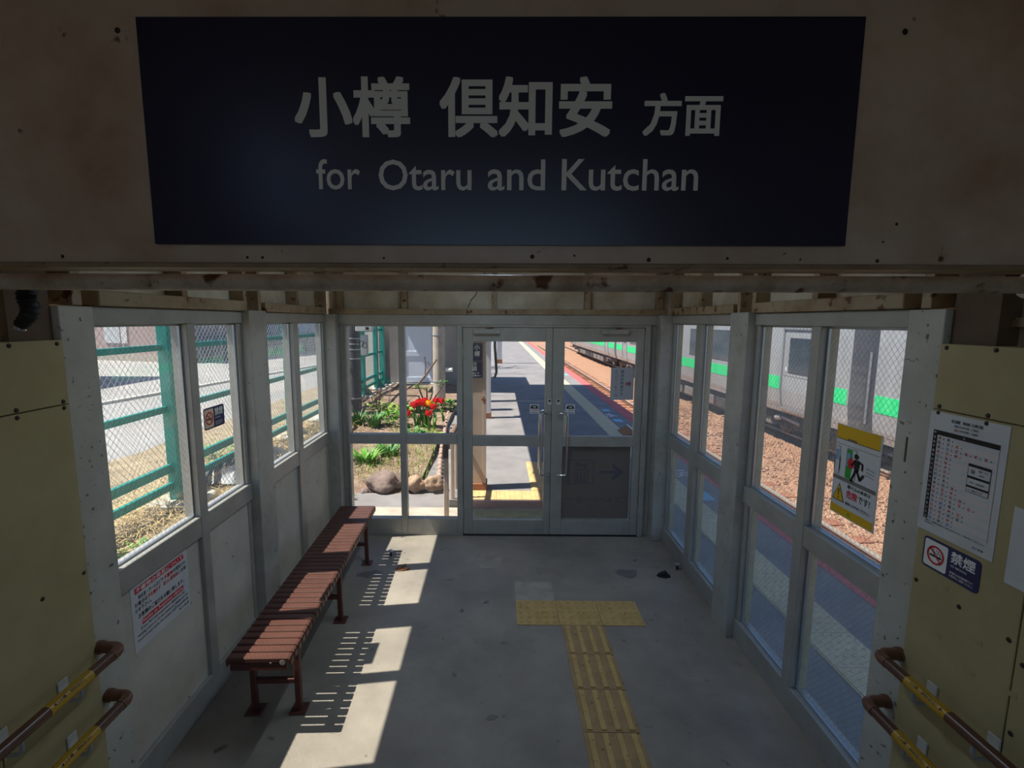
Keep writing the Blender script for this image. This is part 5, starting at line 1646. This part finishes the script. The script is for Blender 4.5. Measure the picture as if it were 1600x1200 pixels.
# utility poles
up_ = thing('concrete_pole', 'pale round concrete pole rising beside the blue house door', 'pole', (-1.46, 12.15, 0))
MB().tube([(-1.46, 12.15, -0.2), (-1.46, 12.15, 7.0)], 0.155, 24, rads=[0.158, 0.14]).build('shaft', pole_m, up_, smooth=40)
for z in (0.62, 1.78):
    MB().tube([(-1.46, 12.15, z - 0.014), (-1.46, 12.15, z + 0.014)], 0.163, 24).box(-1.68, -1.60, 12.10, 12.13, z - 0.012, z + 0.012).build('band', bracket_m, up_, smooth=40)
MB().tube([(-1.28, 12.1, 0.92), (-1.12, 12.05, 0.92)], 0.05, 14).build('lamp_socket', white_p, up_, smooth=40)
dp = thing('equipment_pole', 'dark pole with meter boxes in the corner of the fixed window', 'pole', (-3.15, 10.7, 0))
MB().tube([(-3.15, 10.7, -0.1), (-3.15, 10.7, 6.5)], 0.135, 20).build('shaft', pole_dark, dp, smooth=40)
for z in (1.74, 1.62, 1.50, 1.30, 0.42):
    MB().tube([(-3.15, 10.7, z - 0.012), (-3.15, 10.7, z + 0.012)], 0.142, 20).build('band', bracket_m, dp, smooth=40)
bx_ = MB().box(-3.05, -2.70, 10.50, 10.68, 1.90, 2.25, bv=0.01).build('meter_box', bracket_w, dp)
MB().box(-2.83, -2.76, 10.495, 10.50, 1.93, 1.99).build('label_plate', dark_steel, bx_)
MB().box(-2.95, -2.82, 10.52, 10.66, 1.38, 1.82, bv=0.01).build('switch_box', bracket_m, dp)
Fd = Frame2((-2.93, 10.50, 1.68), (1, 0, 0), (0, 0, 1))
mb = MB()
for k in range(3):
    mb.tube([(-3.0 + 0.07 * k + 0.05 * math.cos(a * 0.52), 10.49, 1.66 - 0.03 * k + 0.06 * math.sin(a * 0.52)) for a in range(13)], 0.008, 6)
mb.build('cable_coil', black_rub, dp)

# the grey house at the end of the bed
ho = thing('grey_house', 'grey rendered house with a pale blue door behind the garden bed', 'house', (-2.8, 16.5, 0))
MB().box(-3.45, -0.80, 15.62, 17.2, -0.1, 2.9).build('wall', house_m, ho)
MB().box(-3.25, -2.02, 15.40, 15.64, -0.1, 0.13, bv=0.01).build('foundation_ledge', kerb_m, ho)
MB().box(-3.5, -0.50, 13.6, 17.5, 2.9, 3.0).build('roof', roof_m, ho)
d = MB().box(-2.98, -2.16, 15.56, 15.62, 0.16, 2.2, bv=0.004).build('door', house_door, ho)
MB().box(-2.16, -2.08, 15.54, 15.62, 0.14, 2.25).box(-3.06, -2.98, 15.54, 15.62, 0.14, 2.25).box(-2.98, -2.16, 15.545, 15.56, 1.0, 1.15).box(-2.98, -2.16, 15.545, 15.56, 0.16, 0.32).build('door_frame', house_door, d)
MB().box(-2.03, -1.96, 15.5, 15.62, 0.0, 2.9).build('downpipe', dark_steel, ho)
MB().tube([(-0.95, 15.62, 0.80), (-0.95, 15.52, 0.80)], 0.10, 14).build('vent_hood', bracket_m, ho)
tag(MB().obox((-4.1, 16.6, 1.2), (0.3, 0.02, 0), (0, 1.0, 0), (0, 0, 1.3)).build('garden_wall', pole_m), 'pale concrete panel between teal fence and grey house', 'wall')

# across the street
h2 = thing('street_house', 'pinkish house with a pale wall poster across the street', 'house', (-23, 28, 0))
MB().prism([(-30, 28.2, 0), (-16.6, 24.0, 0), (-14.5, 30, 0), (-28, 34, 0)], (0, 0, 5.5)).build('wall', house_pink, h2)
wd_ = Vector((13.4, -4.2, 0)).normalized()
wn_ = Vector((wd_.y, -wd_.x, 0))
F = Frame2(Vector((-30, 28.2, 0)), wd_, (0, 0, 1))
MB().rect(F, 10.2, 0.9, 11.3, 2.6, 0, 0.05).build('wall_poster', grey_l, h2)
MB().rect(F, 11.4, 0.9, 11.8, 2.6, 0, 0.05).build('side_poster', pink_p, h2)
MB().rect(F, 0, 0, 14.04, 0.35, 0, 0.04).build('plinth', pole_m, h2)
MB().prism([(-31, 27.5, 5.5), (-16, 23, 5.5), (-13.5, 31, 5.5), (-29, 35, 5.5)], (0, 0, 0.3)).build('roof', roof_m, h2)
tag(MB().prism([(-15.3, 23.6, 0), (-14.9, 23.5, 0), (-9.5, 46, 0), (-9.9, 46, 0)], (0, 0, 1.25)).build('street_wall', mat('dark_block_wall', (104, 106, 114), 0.9, 0, 0.2, var=((70, 72, 80), 3, 8, 0.4, 0.65))), 'dark grey block wall running along the far side of the street', 'wall')
h3 = thing('far_house', 'pale blue grey building behind the dark block wall', 'house', (-12, 42, 0))
MB().prism([(-16, 31, 0), (-13.5, 31, 0), (-9, 50, 0), (-16, 50, 0)], (0, 0, 5)).build('wall', mat('blue_grey_siding', (150, 158, 172), 0.8), h3)
h4 = thing('corner_house', 'house beside the street whose gable shadow falls on the asphalt', 'house', (-19, 14, 0))
MB().prism([(-22, 9.0, 0), (-15.3, 10.5, 0), (-15.3, 17.6, 0), (-22, 17.6, 0)], (0, 0, 6.0)).build('wall', house_m, h4)
